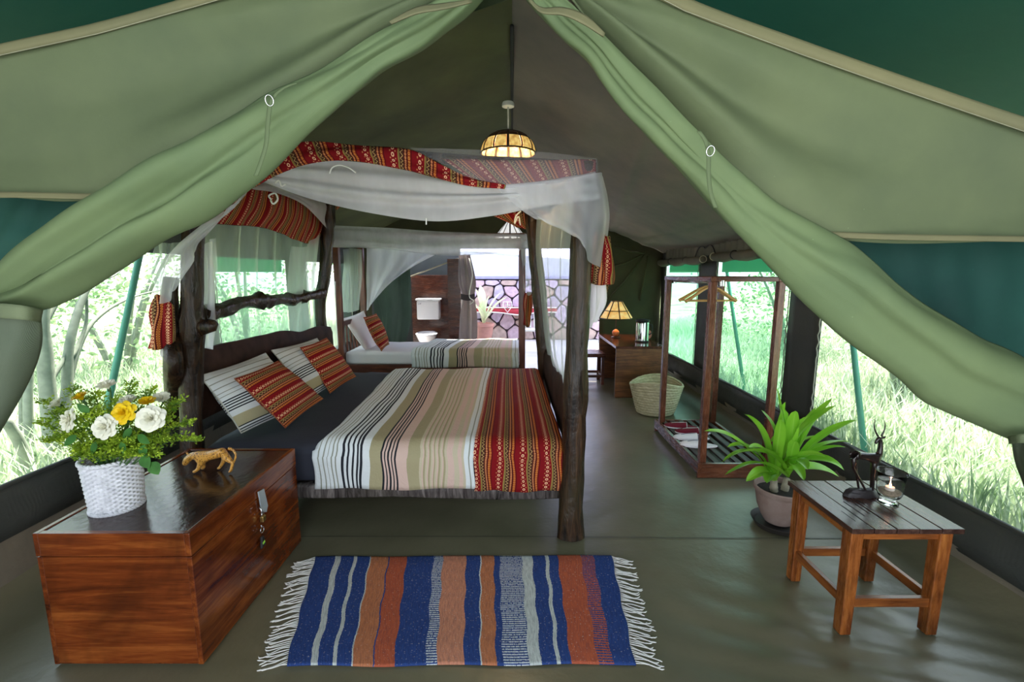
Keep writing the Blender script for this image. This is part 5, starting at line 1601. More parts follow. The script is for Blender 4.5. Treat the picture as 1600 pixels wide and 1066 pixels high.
for k in range(6):
    x = RX0 + .055 + k * (RX1 - RX0 - .11 - .045) / 5
    MB().box((x, RY0 + .03, .092), (x + .045, RY1 - .03, .107)).build('slat', wood('slat_wood', (0.02, 0.010, 0.008), (0.06, 0.035, 0.03), (0.10, 0.065, 0.06), 'Y', rough=.55), rk, bevel=.002)
MB().box((RX0 + .02, RY0 + .03, RT), (RX0 + .08, RY1 - .03, RT + .035)).build('top_rail', wyr, rk, bevel=.003)
MB().box((RX1 - .06, RY0 + .03, RT), (RX1 - .0, RY1 - .03, RT + .035)).build('top_rail', wyr, rk, bevel=.003)
for y in (RY0 + .03, RY1 - .09):
    MB().box((RX0 + .082, y, RT + .001), (RX1 - .062, y + .06, RT + .034)).build('top_end', wxr, rk, bevel=.003)
ycr = RX0 + .105
MB().tube([(ycr, RY0 + .05, RT - .01), (ycr, RY1 - .05, RT - .01)], .012, 12).build('hanging_rod', M_metal, rk, smooth=True, label='bright metal hanging rod')
for y in (RY0 + .05, RY1 - .05):
    MB().lathe([(.0005, -.02), (.022, -.02), (.022, .02), (.0005, .02)], (ycr, y, RT - .01), 16).build('rod_bracket', M_metal, rk, smooth=True, auto=40)
# hangers: two, hooked on the rod; the bodies spread across
M_hang = wood('hanger_wood', (0.38, 0.20, 0.06), (0.58, 0.34, 0.12), (0.70, 0.46, 0.20), 'X', rough=.35, blotch=0.0)
def hanger(y, label, yaw):
    zr = RT + .003
    root = empty('coat_hanger', (ycr, y, zr), label, 'hanger', 'wooden hangers on the rod')
    c = V((ycr, y, zr))
    W = .205
    hk = [c + V((-.014, 0, -.004)), c + V((-.010, 0, .010)), c + V((0, 0, .016)), c + V((.012, 0, .010)), c + V((.013, 0, -.008)), c + V((.002, 0, -.022)), c + V((0, 0, -.045))]
    MB().tube(smooth_path(hk, 16), .0022, 8).build('hook', M_metal, root, smooth=True)
    arc = [c + V((-W, 0, -.148)), c + V((-W * .75, 0, -.118)), c + V((-W * .4, 0, -.072)), c + V((-W * .12, 0, -.045)), c + V((0, 0, -.042)), c + V((W * .12, 0, -.045)), c + V((W * .4, 0, -.072)), c + V((W * .75, 0, -.118)), c + V((W, 0, -.148))]
    q = smooth_path(arc, 40)
    MB().tube(q, [.009 + .007 * abs(math.cos(pi * i / 40)) ** 2 for i in range(41)], 10, flat=.8).build('shoulder', M_hang, root, smooth=True)
    MB().tube([c + V((-W + .01, 0, -.146)), c + V((W - .01, 0, -.146))], .006, 10).build('trouser_bar', M_hang, root, smooth=True)
    root.rotation_euler = (0, 0, yaw)
hanger(RY0 + .20, 'pale wooden coat hanger on the rack rod, nearest the camera', R(10))
hanger(RY0 + .27, 'pale wooden coat hanger just behind the first on the rack rod', R(-4))

# slippers
def slipper(c, yaw, sole_c, top_c, label, grp):
    c = V(c)
    root = empty('slipper', c, label, 'slipper', grp)
    Lh, Wd = .150, .060
    def out(a, k=1.0):
        y = Lh * cos(a); x = Wd * sin(a) * (0.86 + 0.22 * cos(a)) * k
        return V((x, y, 0))
    mb = MB()
    n = 36
    o = []
    for z, k in ((.0, .97), (.003, 1.0), (.010, 1.0), (.013, .96)):
        for i in range(n): 
            p = out(2 * pi * i / n) * k; p.z = z; o.append(c + p)
    fs = []
    for j in range(3):
        for i in range(n): fs.append((j * n + i, j * n + (i + 1) % n, (j + 1) * n + (i + 1) % n, (j + 1) * n + i))
    fs.append(tuple(reversed(range(n)))); fs.append(tuple(range(3 * n, 4 * n)))
    mb.add(o, fs)
    mb.build('sole', sole_c, root, smooth=True, auto=40)
    ins = [c + out(2 * pi * i / n) * .93 + V((0, 0, .0145)) for i in range(n)]
    MB().add(ins, [tuple(range(n))]).build('insole', top_c, root)
    # upper covering the toe half, open at heel side
    mb = MB()
    def fn(u, v):
        y = Lh * (1.0 - 1.3 * v)
        cyy = max(-1, min(1, y / Lh))
        w = Wd * sqrt(max(0, 1 - cyy * cyy)) * (0.86 + 0.22 * cyy)
        a = pi * u
        h = .036 * (v ** .55) + .002
        return c + V((w * cos(a) * 1.0, y, .012 + h * sin(a)))
    mb.grid(fn, 14, 12)
    mb.build('upper', top_c, root, smooth=True, solid=.004)
    mb = MB()
    yb = Lh * (1.0 - 1.3)
    w = Wd * .84
    mb.tube([c + V((w * cos(pi * u / 16), yb, .012 + .038 * sin(pi * u / 16))) for u in range(17)], .0028, 6)
    mb.tube([c + V((0, yb + .005, .050)), c + V((0, .04, .046)), c + V((0, .085, .037))], .0022, 6)
    mb.build('piping', M_white if top_c == M_red else plain('grey_piping', (0.2, 0.2, 0.28), .7), root, smooth=True)
    root.rotation_euler = (0, 0, yaw)
M_red = canvas('maroon_cloth', (0.18, 0.010, 0.028, 1), 0, .15, .85)
M_wcl = canvas('white_terry', (0.86, 0.86, 0.93, 1), 0, .06, .9)
zs = .107
slipper(G(1064, 668, zs), R(76), M_wcl, M_red, 'maroon slipper with white sole, farther one on the rack shelf', 'maroon slippers')
slipper(G(1082, 677, zs), R(80), M_wcl, M_red, 'maroon slipper with white sole, right behind the white pair', 'maroon slippers')
slipper(G(1080, 686, zs) , R(84), M_wcl, M_wcl, 'white slipper beside the maroon pair on the rack shelf', 'white slippers')
slipper(G(1091, 697, zs), R(82), M_wcl, M_wcl, 'white slipper nearest the camera on the rack shelf', 'white slippers')

# ------------------------------------------------------------------ woven palm basket
KC = V((1.555, 4.78, 0))
kb_ = empty('palm_basket', KC, 'pale woven palm-leaf basket on the floor in front of the desk', 'basket')
t = NT('palm_weave'); co = t.coord()
t.base(t.ramp(t.noise(t.map(co, (1, 1, 5)), 16, 3), [(0.3, (0.42, 0.36, 0.20)), (0.7, (0.68, 0.61, 0.42))]), 0.85)
M_palm = t.m
mb = MB()
def kf(u, v):
    a = 2 * pi * u
    r = .175 + .085 * v ** .8 + .006 * abs(sin(v * pi * 12)) + .003 * sin(a * 40 + int(v * 12) * pi)
    rim = .03 * cos(2 * a + .6) * v ** 4 * -1
    return KC + V((r * 1.05 * cos(a), r * .9 * sin(a), .004 + .34 * v + rim))
mb.grid(kf, 120, 60)
mb.build('woven_body', M_palm, kb_, smooth=True, solid=.008)
MB().tube([V(kf(i / 60, 1.0)) for i in range(61)], .011, 8, caps=False, rough=.2).build('rim', M_palm, kb_, smooth=True)
MB().lathe([(.0005, .008), (.17, .008)], KC, 24).build('bottom', M_palm, kb_)

# ------------------------------------------------------------------ desk, lamp, flask, stool
DX0, DX1, DY0, DY1, DZ = 1.24, 1.82, 5.38, 6.45, 0.635
dk = empty('desk', ((DX0 + DX1) / 2, (DY0 + DY1) / 2, 0), 'solid wooden writing desk against the right wall at the back', 'desk')
wdk = wood('desk_wood', (0.05, 0.016, 0.006), (0.19, 0.065, 0.020), (0.36, 0.15, 0.045), 'X', rough=.35)
MB().box((DX0 + .01, DY0, 0), (DX1, DY0 + .03, DZ - .03)).build('end_panel', wdk, dk, bevel=.003)
MB().box((DX0 + .01, DY1 - .03, 0), (DX1, DY1, DZ - .03)).build('end_panel', wdk, dk, bevel=.003)
MB().box((DX1 - .02, DY0 + .03, .2), (DX1, DY1 - .03, DZ - .03)).build('back_panel', wdk, dk)
MB().box((DX0 - .0, DY0 - .02, DZ - .03), (DX1 + .01, DY1 + .02, DZ)).build('desk_top', wd('dark', 'Y', rough=.18), dk, bevel=.004, label='glossy dark desk top')
LC = V((PX(962, 530, DX0 + .12).x, 6.10, DZ)); LC.x = P(962, 522, 6.1).x
tl = empty('table_lamp', LC, 'lit table lamp with cream panelled leather shade on the desk', 'lamp')
t = NT('lamp_panel'); co = t.coord()
col = t.ramp(t.noise(co, 14, 4), [(0.3, (0.75, 0.38, 0.08)), (0.7, (0.98, 0.72, 0.32))])
t.base(col, .7); t.put(t.b.inputs['Emission Color'], col); t.b.inputs['Emission Strength'].default_value = 0.28
M_panel = t.m
M_ebw = plain('dark_lacing', (0.03, 0.012, 0.006), .5)
zs0 = P(962, 497, 6.1).z; zs1 = P(962, 471, 6.1).z
shd = MB().tube([V((LC.x + .218 * cos(2 * pi * i / 8), LC.y + .218 * sin(2 * pi * i / 8), zs0)) for i in range(9)], .006, 6, caps=False).build('shade', M_ebw, tl, smooth=True)
r0, r1 = .218, .075
for k in range(8):
    a0 = 2 * pi * k / 8 + .03; a1 = 2 * pi * (k + 1) / 8 - .03
    def fn(u, v, a0=a0, a1=a1):
        a = a0 + (a1 - a0) * u
        r = r0 + (r1 - r0) * v
        ca = cos((a - (a0 + a1) / 2)); r = r * cos((a1 - a0) / 2) / ca
        return V((LC.x + r * cos(a), LC.y + r * sin(a), zs0 + (zs1 - zs0) * v))
    MB().grid(fn, 4, 4).build('shade_panel', M_panel, shd, smooth=True, solid=.003)
    a = 2 * pi * k / 8
    MB().tube([V((LC.x + r0 * cos(a), LC.y + r0 * sin(a), zs0)), V((LC.x + r1 * cos(a), LC.y + r1 * sin(a), zs1))], .008, 6).build('shade_rib', M_ebw, shd, smooth=True)
for r, z in (((r0 + r1) * .5 + .015, zs0 + (zs1 - zs0) * .45), (r1, zs1)):
    MB().tube([V((LC.x + r * cos(2 * pi * i / 8), LC.y + r * sin(2 * pi * i / 8), z)) for i in range(9)], .006, 6, caps=False).build('shade_hoop', M_ebw, shd, smooth=True)
MB().tube([LC + V((0, 0, .01)), V((LC.x, LC.y, zs1 - .03))], .008, 8).build('stem', M_ebw, tl, smooth=True)
MB().lathe([(.0005, 0), (.055, 0), (.06, .008), (.05, .018), (.012, .022), (.0005, .022)], LC, 24).build('base', M_ebw, tl, smooth=True)
MB().lathe([(.0005, .022), (.03, .03), (.045, .055), (.048, .072), (.042, .092), (.02, .112), (.008, .118), (.0005, .119)], LC, 20).build('gourd', plain('orange_gourd', (0.52, 0.16, 0.05), .4), tl, smooth=True, label='round orange gourd on the stem')
pd = bpy.data.lights.new('bulb', 'POINT'); pd.energy = 2.5; pd.color = (1, .68, .36); pd.shadow_soft_size = .03
pb = bpy.data.objects.new('bulb', pd); COL.objects.link(pb); pb.location = (LC.x, LC.y, (zs0 + zs1) / 2); pb.parent = tl; pb.matrix_parent_inverse = Matrix.Translation(-tl.location)
KF = V((P(1003, 530, 5.75).x, 5.75, DZ))
fk = empty('vacuum_flask', KF, 'stainless steel flask with black base on the desk', 'flask')
MB().lathe([(.0005, 0), (.085, 0), (.085, .016), (.078, .02)], KF, 28).build('base', M_black, fk, smooth=True, auto=40)
MB().lathe([(.078, .018), (.080, .02), (.080, .235), (.076, .25), (.06, .256), (.0005, .258)], KF, 28).build('body', plain('polished_steel', (.7, .7, .7), .12, 1.0, var=.02), fk, smooth=True, auto=40)
MB().lathe([(.0005, .256), (.082, .256), (.086, .262), (.086, .280), (.06, .288), (.0005, .290)], KF, 28).build('lid', M_black, fk, smooth=True, auto=40)
MB().tube(smooth_path([KF + V((.078, 0, .22)), KF + V((.12, 0, .21)), KF + V((.125, 0, .12)), KF + V((.078, 0, .08))], 12), .008, 8).build('handle', M_black, fk, smooth=True)
cl_ = tag(MB().lathe([(.0005, -.004), (.07, -.004), (.07, .004), (.0005, .004)], (0, 0, 0), 24).build('round_tray', plain('pink_plate', (.55, .22, .18), .5), smooth=True, auto=40), 'small pinkish round tray leaning behind the steel flask on the desk', 'tray')
cl_.location = (KF.x + .10, KF.y + .16, DZ + .072); cl_.rotation_euler = (R(80), 0, R(-20))
# stool
SX0, SX1, SY0, SY1, SZ = .98, 1.26, 6.02, 6.36, .43
SX0, SX1 = P(912, 553, 6.0).x, P(949, 553, 6.0).x - .03
stl = empty('desk_stool', ((SX0 + SX1) / 2, (SY0 + SY1) / 2, 0), 'dark red-brown wooden stool standing at the left side of the desk', 'stool')
MB().box((SX0 - .01, SY0 - .01, SZ - .05), (SX1 + .01, SY1 + .01, SZ)).build('seat', wd('dark', 'X', rough=.25), stl, bevel=.004)
for x in (SX0 + .02, SX1 - .02):
    for y in (SY0 + .02, SY1 - .02):
        MB().box((x - .02, y - .02, 0), (x + .02, y + .02, SZ - .05)).build('leg', wd('dark', 'Z'), stl, bevel=.003)
for y in (SY0 + .02, SY1 - .02):
    MB().box((SX0 + .04, y - .012, .10), (SX1 - .04, y + .012, .135)).build('stretcher', wd('dark', 'X'), stl)
for x in (SX0 + .02, SX1 - .02):
    MB().box((x - .012, SY0 + .04, .10), (x + .012, SY1 - .04, .135)).build('stretcher', wd('dark', 'Y'), stl)

# ------------------------------------------------------------------ pendant lamps
def pendant(c, r, h, zt, label, white):
    root = empty('pendant_lamp', (c.x, c.y, zt), label, 'lamp', 'pendant lamps under the ridge')
    if not white:
        MB().lathe([(.0005, .0), (.04, .0), (.045, -.012), (.045, -.03), (.0005, -.034)], (c.x, c.y, zt), 28).build('ceiling_rose', M_white, root, smooth=True, auto=40, label='round white ceiling rose')
    MB().tube([V((c.x, c.y, zt)), V((c.x, c.y, c.z + h))], .006, 8).build('cord', M_white, root, smooth=True)
    N_ = 12
    t = NT('pendant_panel' + ('_white' if white else '')); co_ = t.coord()
    if white: cA, cB, st = (.75, .75, .78), (.95, .95, .95), .35
    else: cA, cB, st = (.42, .19, .03), (.80, .56, .18), .38
    col_ = t.ramp(t.noise(co_, 30, 4), [(0.3, cA), (0.65, cB)])
    t.base(col_, .7); t.put(t.b.inputs['Emission Color'], col_); t.b.inputs['Emission Strength'].default_value = st
    def prof_(v):
        if white: return (r * (1 - .80 * v), h * v)
        a = v * pi / 2
        return (r * cos(a) ** .9 if v < 1 else .0, h * sin(a))
    shp = MB().tube([V((c.x + r * cos(2 * pi * i / 36), c.y + r * sin(2 * pi * i / 36), c.z)) for i in range(37)], .006, 6, caps=False).build('shade', M_ebw, root, smooth=True)
    rows = [(0.02, .40), (.42, .66), (.68, .90)] if not white else [(0.02, .95)]
    for k in range(N_):
        a0 = 2 * pi * k / N_ + .055; a1 = 2 * pi * (k + 1) / N_ - .055
        for ri, (v0, v1) in enumerate(rows):
            if ri > 0 and (k + ri) % 2: pass
            def fn(u, v, a0=a0, a1=a1, v0=v0, v1=v1):
                rr, zz = prof_(v0 + (v1 - v0) * v); a = a0 + (a1 - a0) * u
                return V((c.x + rr * cos(a), c.y + rr * sin(a), c.z + zz))
            m_ = t.m if ri == 0 else plain('dark_leather', (.10, .03, .012), .5)
            MB().grid(fn, 3, 4).build('shade_panel', m_, shp, smooth=True, solid=.003)
        a = 2 * pi * k / N_
        MB().tube([V((c.x + prof_(i / 8)[0] * cos(a), c.y + prof_(i / 8)[0] * sin(a), c.z + prof_(i / 8)[1])) for i in range(9)], .010 if k % 3 == 0 else .006, 6).build('rib', M_ebw, shp, smooth=True)
    for v0 in ((.41, .67) if not white else (1.0,)):
        rr, zz = prof_(v0)
        MB().tube([V((c.x + rr * cos(2 * pi * i / 36), c.y + rr * sin(2 * pi * i / 36), c.z + zz)) for i in range(37)], .006, 6, caps=False).build('hoop', M_ebw, shp, smooth=True)
    l_ = bpy.data.lights.new('bulb', 'POINT'); l_.energy = 10 if not white else 1.5; l_.color = (1, .72, .40); l_.shadow_soft_size = .08
    lo = bpy.data.objects.new('bulb', l_); COL.objects.link(lo); lo.location = (c.x, c.y, c.z + h * .35); lo.parent = root; lo.matrix_parent_inverse = Matrix.Translation(-root.location)
pc = P(794, 240, 3.6)
pendant(pc, .205, .155, P(794, 160, 3.6).z, 'lit pendant lamp with domed amber panelled shade over the log bed', False)
pc2 = P(797, 371, 6.0)
pendant(pc2, .20, .20, P(797, 330, 6.0).z + .5, 'white pendant shade with dark ribs above the farther single bed', True)

# ------------------------------------------------------------------ bathroom beyond the opening
wpn = wood('cubicle_wood', (0.02, 0.005, 0.003), (0.08, 0.018, 0.008), (0.22, 0.07, 0.025), 'X', rough=.25)
cb = empty('toilet_partition', (-1.1, 8.5, 0), 'brown wooden panel partition behind the white toilet', 'partition')
a = P(642, 430, 8.7); b = P(718, 430, 8.7)
MB().box((a.x, 8.70, 0), (b.x, 8.74, a.z)).build('panel', wpn, cb, bevel=.004)
a2 = P(700, 405, 7.4); b2_ = P(720, 405, 7.4)
MB().box((a2.x, 7.3, 0), (b2_.x, 8.8, a2.z)).build('side_panel', wpn, cb, bevel=.004, label='tall brown side panel')
MB().tube([P(642, 432, 8.0), P(716, 404, 7.4)], .012, 8).build('rope', plain('rope', (.4, .36, .26), .8), cb, smooth=True)
# dark rear canvas behind toilet and on the left
o = sheet([[V((-2.6, 6.95, 2.05)), V((-2.5, 8.0, 2.05)), V((-2.4, 8.9, 2.05)), V((-1.0, 8.95, 2.05))], [V((-2.6, 6.95, 0)), V((-2.5, 8.0, 0)), V((-2.4, 8.9, 0)), V((-1.0, 8.95, 0))]], 40, 12, lambda u, v: .03 * sin(u * 40)).build('wall_bathroom', M_wall, smooth=True, solid=.006)
tag(o, 'dark canvas wall around the toilet corner behind the tent', kind='structure')
o = MB().grid(lambda u, v: (-2.6 + (a2.x + 2.6 + .2) * u, 6.95 + 1.1 * v, 2.06 - .1 * sin(pi * v)), 8, 10).build('ceiling_bathroom', M_wall, smooth=True)
tag(o, 'dark canvas roof over the toilet corner', kind='structure')
# draped dark curtain left of the toilet
dr = sheet(rows_px([(585, 402, 7.2), (610, 400, 7.1), (640, 402, 7.2)], [(580, 440, 7.2), (608, 450, 7.05), (640, 445, 7.2)], [(585, 480, 7.2), (612, 490, 7.05), (641, 500, 7.2)], [(590, 540, 7.2), (612, 545, 7.05), (630, 540, 7.2)]), 30, 24, fold(0.04, 10, 1, 4)).build('bathroom_curtain', canvas('dark_green_drape', (.05, .085, .07, 1), .1, .3), smooth=True)
tag(dr, 'dark green drape hanging left of the toilet', 'curtain')
# tied pale drape at the doorway
dr = empty('tied_drape', P(733, 470, 6.95), 'narrow grey lilac doorway drape tied with cords beside the bright courtyard', 'curtain')
sheet(rows_px([(716, 400, 6.98), (724, 398, 6.9), (732, 398, 6.98)], [(718, 440, 6.98), (730, 440, 6.88), (742, 440, 6.98)], [(722, 463, 6.98), (732, 464, 6.92), (740, 463, 6.98)], [(716, 495, 6.98), (730, 498, 6.86), (744, 495, 6.98)], [(716, 532, 6.98), (730, 534, 6.86), (744, 532, 6.98)]), 26, 40, fold(.03, 18, 1, 2)).build('drape', canvas('grey_lilac_canvas', (.26, .22, .22, 1), .15, .25), dr, smooth=True)
sheet(rows_px([(720, 459, 6.86), (731, 461, 6.84), (742, 459, 6.88)], [(720, 468, 6.86), (731, 470, 6.84), (742, 468, 6.88)]), 8, 3).build('tie', plain('dark_tie', (.04, .03, .04), .8), dr, smooth=True)
MB().tube(smooth_path([P(733, 404, 6.9), P(738, 430, 6.88), P(733, 462, 6.85), P(740, 470, 6.85), P(734, 476, 6.85)], 16), .008, 6).build('cord', M_white, dr, smooth=True)
# toilet
TC = V((P(668, 530, 8.2).x, 8.25, 0))
M_por = plain('porcelain', (.80, .80, .84), .12, var=.02)
to = empty('toilet', TC, 'white ceramic toilet with cistern in the dark corner behind the tent', 'toilet')
zt0 = P(668, 500, 8.3).z; zt1 = P(668, 470, 8.3).z
MB().box((TC.x - .21, 8.32, zt0), (TC.x + .21, 8.52, zt1)).build('cistern', M_por, to, bevel=.03, seg=4)
MB().box((TC.x - .225, 8.30, zt1), (TC.x + .225, 8.53, zt1 + .035)).build('cistern_lid', M_por, to, bevel=.012, seg=3)
mb = MB()
def bowl(u, v):
    a = 2 * pi * u
    prof_ = [(0.11, 0.0), (.10, .12), (.11, .22), (.17, .33), (.20, .40), (.205, .42), (.17, .42), (.15, .38), (.10, .28), (.001, .24)]
    x = v * (len(prof_) - 1); i = min(int(x), len(prof_) - 2); f = x - i
    r = prof_[i][0] * (1 - f) + prof_[i + 1][0] * f; z = prof_[i][1] * (1 - f) + prof_[i + 1][1] * f
    return V((TC.x + r * .92 * cos(a), TC.y - .12 + r * 1.25 * sin(a), z))
mb.grid(bowl, 36, 36)
mb.build('bowl', M_por, to, smooth=True)
MB().grid(lambda u, v: V((TC.x + (.15 + .055 * v) * .95 * cos(2 * pi * u), TC.y - .12 + (.15 + .055 * v) * 1.25 * sin(2 * pi * u), .425 + .02 * sin(pi * v))), 36, 6).build('seat', M_por, to, smooth=True)
MB().tube([V((TC.x - .12, 8.30, zt1 - .05)), V((TC.x - .17, 8.29, zt1 - .06))], .01, 8).build('flush_lever', M_metal, to, smooth=True)

# stone wall of the courtyard
SWY = 10.35
sw = empty('stone_wall', (0, SWY, 0), 'irregular pinkish fieldstone wall of the sunny courtyard behind the tent', 'wall')
wx0, wx1 = P(700, 480, SWY).x, P(950, 480, SWY).x
zt_ = P(780, 436, SWY).z
MB().box((wx0, SWY + .03, 0), (wx1, SWY + .25, zt_)).build('mortar', plain('dark_mortar', (.05, .035, .045), .9), sw)
# stones from a jittered grid, shrunk voronoi cells (half-plane clipping)
def clip(poly, n, d):
    out = []
    for i in range(len(poly)):
        a, b = poly[i], poly[(i + 1) % len(poly)]
        da = a[0] * n[0] + a[1] * n[1] - d; db = b[0] * n[0] + b[1] * n[1] - d
        if da <= 0: out.append(a)
        if (da < 0 < db) or (db < 0 < da):
            t_ = da / (da - db); out.append((a[0] + (b[0] - a[0]) * t_, a[1] + (b[1] - a[1]) * t_))
    return out
rn = random.Random(11)
seeds = []
cw = .34; chh = .24
for j in range(7):
    for i in range(int((wx1 - wx0) / cw) + 1):
        seeds.append((wx0 + (i + .5 + .5 * (j % 2)) * cw + rn.uniform(-.11, .11), (j + .5) * chh + rn.uniform(-.08, .08)))
stone_m = [plain('stone_%s' % n_, c_, .85, scale=9, var=.25) for n_, c_ in (('pink', (.50, .37, .44)), ('grey', (.42, .38, .50)), ('tan', (.44, .33, .30)), ('lilac', (.52, .43, .58)))]
for si, s0 in enumerate(seeds):
    poly = [(wx0, 0.0), (wx1, 0.0), (wx1, zt_ - .03), (wx0, zt_ - .03)]
    for s1 in seeds:
        if s1 is s0: continue
        dx, dz = s1[0] - s0[0], s1[1] - s0[1]
        L_ = sqrt(dx * dx + dz * dz)
        if L_ > 1.2: continue
        n_ = (dx / L_, dz / L_)
        mx, mz = (s0[0] + s1[0]) / 2, (s0[1] + s1[1]) / 2
        poly = clip(poly, n_, mx * n_[0] + mz * n_[1] - .013)
        if len(poly) < 3: break
    if len(poly) < 3: continue
    cxx = sum(p[0] for p in poly) / len(poly); czz = sum(p[1] for p in poly) / len(poly)
    # round the corners once
    pl2 = []
    for i in range(len(poly)):
        a, b = poly[i], poly[(i + 1) % len(poly)]
        pl2 += [(a[0] * .84 + b[0] * .16, a[1] * .84 + b[1] * .16), (a[0] * .16 + b[0] * .84, a[1] * .16 + b[1] * .84)]
    n = len(pl2)
    k = rn.uniform(.90, .95); dp = rn.uniform(.0, .02)
    vs = [V((x, SWY + .06, z)) for x, z in pl2] + [V((x, SWY + .0 - dp, z)) for x, z in pl2] + [V((cxx + (x - cxx) * k, SWY - .025 - dp, czz + (z - czz) * k)) for x, z in pl2]
    fs = [(i, (i + 1) % n, n + (i + 1) % n, n + i) for i in range(n)] + [(n + i, n + (i + 1) % n, 2 * n + (i + 1) % n, 2 * n + i) for i in range(n)] + [tuple(range(2 * n, 3 * n))]
    MB().add(vs, fs).build('stone', stone_m[(si * 7) % 4 if czz > .45 else (2 if si % 2 else 0)], sw)
MB().box((wx0, SWY - .04, zt_), (wx1, SWY + .28, zt_ + .06)).build('coping', plain('lilac_coping', (.30, .30, .50), .7), sw, label='smooth lilac coping')
# basin shelf: red band with white edge
a = P(738, 483, SWY - .25); b = P(870, 483, SWY - .25)
bs = empty('basin_shelf', (a.x, SWY - .15, a.z), 'red rendered shelf with white edge built along the stone wall', 'shelf')
def wav(u): return -.06 * exp(-((u - .55) ** 2) / .03)
MB().grid(lambda u, v: (a.x + (b.x - a.x) * u, SWY - .24, a.z + .02 - (.09 - wav(u)) * v), 40, 2).build('red_front', plain('red_render', (.45, .03, .05), .6), bs, smooth=True, solid=.02)
MB().tube([(a.x + (b.x - a.x) * i / 40, SWY - .255, a.z + .03) for i in range(41)], .014, 8).build('white_edge', M_white, bs, smooth=True)
MB().tube([(a.x + (b.x - a.x) * i / 40, SWY - .255, a.z - .07 + wav(i / 40)) for i in range(41)], .014, 8).build('white_edge', M_white, bs, smooth=True)
MB().box((a.x, SWY - .24, a.z - .0), (b.x, SWY, a.z + .03)).build('shelf_top', plain('red_render', (.45, .03, .05), .6), bs)
sc_ = P(793, 479, SWY - .32)
tp = empty('wall_tap', sc_, 'white metal tap frame of shield shape above the red shelf', 'tap')
sh = [(-.09, .10), (.09, .10), (.10, .0), (.0, -.13), (-.10, .0), (-.09, .10)]
MB().tube([sc_ + V((x, 0, z)) for x, z in sh], .010, 8).build('frame', M_white, tp, smooth=True)
MB().tube([sc_ + V((0, 0, .10)), sc_ + V((0, -.02, -.05))], .012, 8).build('spout', M_metal, tp, smooth=True)
MB().tube([sc_ + V((-.07, 0, .03)), sc_ + V((.07, 0, .03))], .010, 8).build('crossbar', M_metal, tp, smooth=True)
MB().tube([sc_ + V((0, 0, .05)), sc_ + V((0, .32, .05))], .010, 8).build('pipe', M_metal, tp, smooth=True)
# courtyard pot plant
CPc = V((P(757, 520, 9.9).x, 9.75, 0))
zb_ = 0.0; s_ = 1.0
rtop = 15.0 / FPX * 9.9; 
cpp = empty('courtyard_plant', CPc, 'terracotta pot with broad-leaved plant, its leaves painted sun-whitened, in the sunny courtyard', 'plant')
hh = P(757, 505, 9.75).z
MB().lathe([(.0005, 0), (rtop * .62, 0), (rtop * .85, hh * .4), (rtop * .98, hh * .85), (rtop * 1.08, hh * .88), (rtop * 1.08, hh), (rtop * .95, hh), (rtop * .9, hh * .88), (.0005, hh * .85)], CPc, 28).build('pot', plain('terracotta', (.42, .20, .16), .75), cpp, smooth=True, auto=40)
M_pl = petal_mat('glare_leaf', (.80, .84, .60), (.66, .74, .46))  # overexposed sunlight is put into the leaf colour as near-white
for i, (px_, py_, dy, w) in enumerate([(742, 452, -.1, .30), (750, 446, .1, .26), (765, 462, 0, .24), (793, 464, -.1, .24), (782, 458, .1, .2), (737, 472, .0, .18), (745, 480, -.2, .16)]):
    tip = P(px_, py_, CPc.y + dy)
    bse = CPc + V((0, 0, hh)); ct = bse.lerp(tip, .5) + V((0, 0, .15))
    strap(bse, tip, ct, w, i).build('leaf', M_pl, cpp, smooth=True)
# awning and white things in the yard
aw = sheet([[V((-1.2, 7.2, 2.42)), V((.2, 7.2, 2.36)), V((1.6, 7.2, 2.40))], [V((-1.2, 10.8, 2.0)), V((.4, 10.9, 1.92)), V((1.9, 10.9, 1.75))]], 30, 16, lambda u, v: .02 * sin(u * 9)).build('courtyard_awning', canvas('lilac_awning', (.55, .55, .75, 1), .5, .05, tcol=(.55, .58, .85, 1)), smooth=True)
tag(aw, 'pale lilac awning stretched over the courtyard', 'awning')
bw = MB().box((P(700, 430, 11.6).x - 1, 11.6, 0), (P(960, 430, 11.6).x + .05, 11.8, 2.6)).build('wall_courtyard', plain('pale_render', (.60, .60, .74), .8), None)
tag(bw, 'pale rendered wall beyond the stone wall', kind='structure')
# white cabinet/chair shapes seen right of the bed post
chr_ = empty('courtyard_chair', (P(832, 530, 8.6).x, 8.6, 0), 'small white slatted chair in the courtyard doorway', 'chair')
cx = P(832, 530, 8.6).x
for dx in (-.16, .16):
    for dy in (-.16, .16):
        MB().box((cx + dx - .015, 8.6 + dy - .015, 0), (cx + dx + .015, 8.6 + dy + .015, .42 if dy < 0 else .82)).build('leg', M_white, chr_)
MB().box((cx - .19, 8.42, .42), (cx + .19, 8.78, .45)).build('seat', M_white, chr_, bevel=.004)
for k in range(4):
    MB().box((cx - .13 + k * .08, 8.755, .46), (cx - .10 + k * .08, 8.775, .80)).build('back_slat', M_white, chr_)
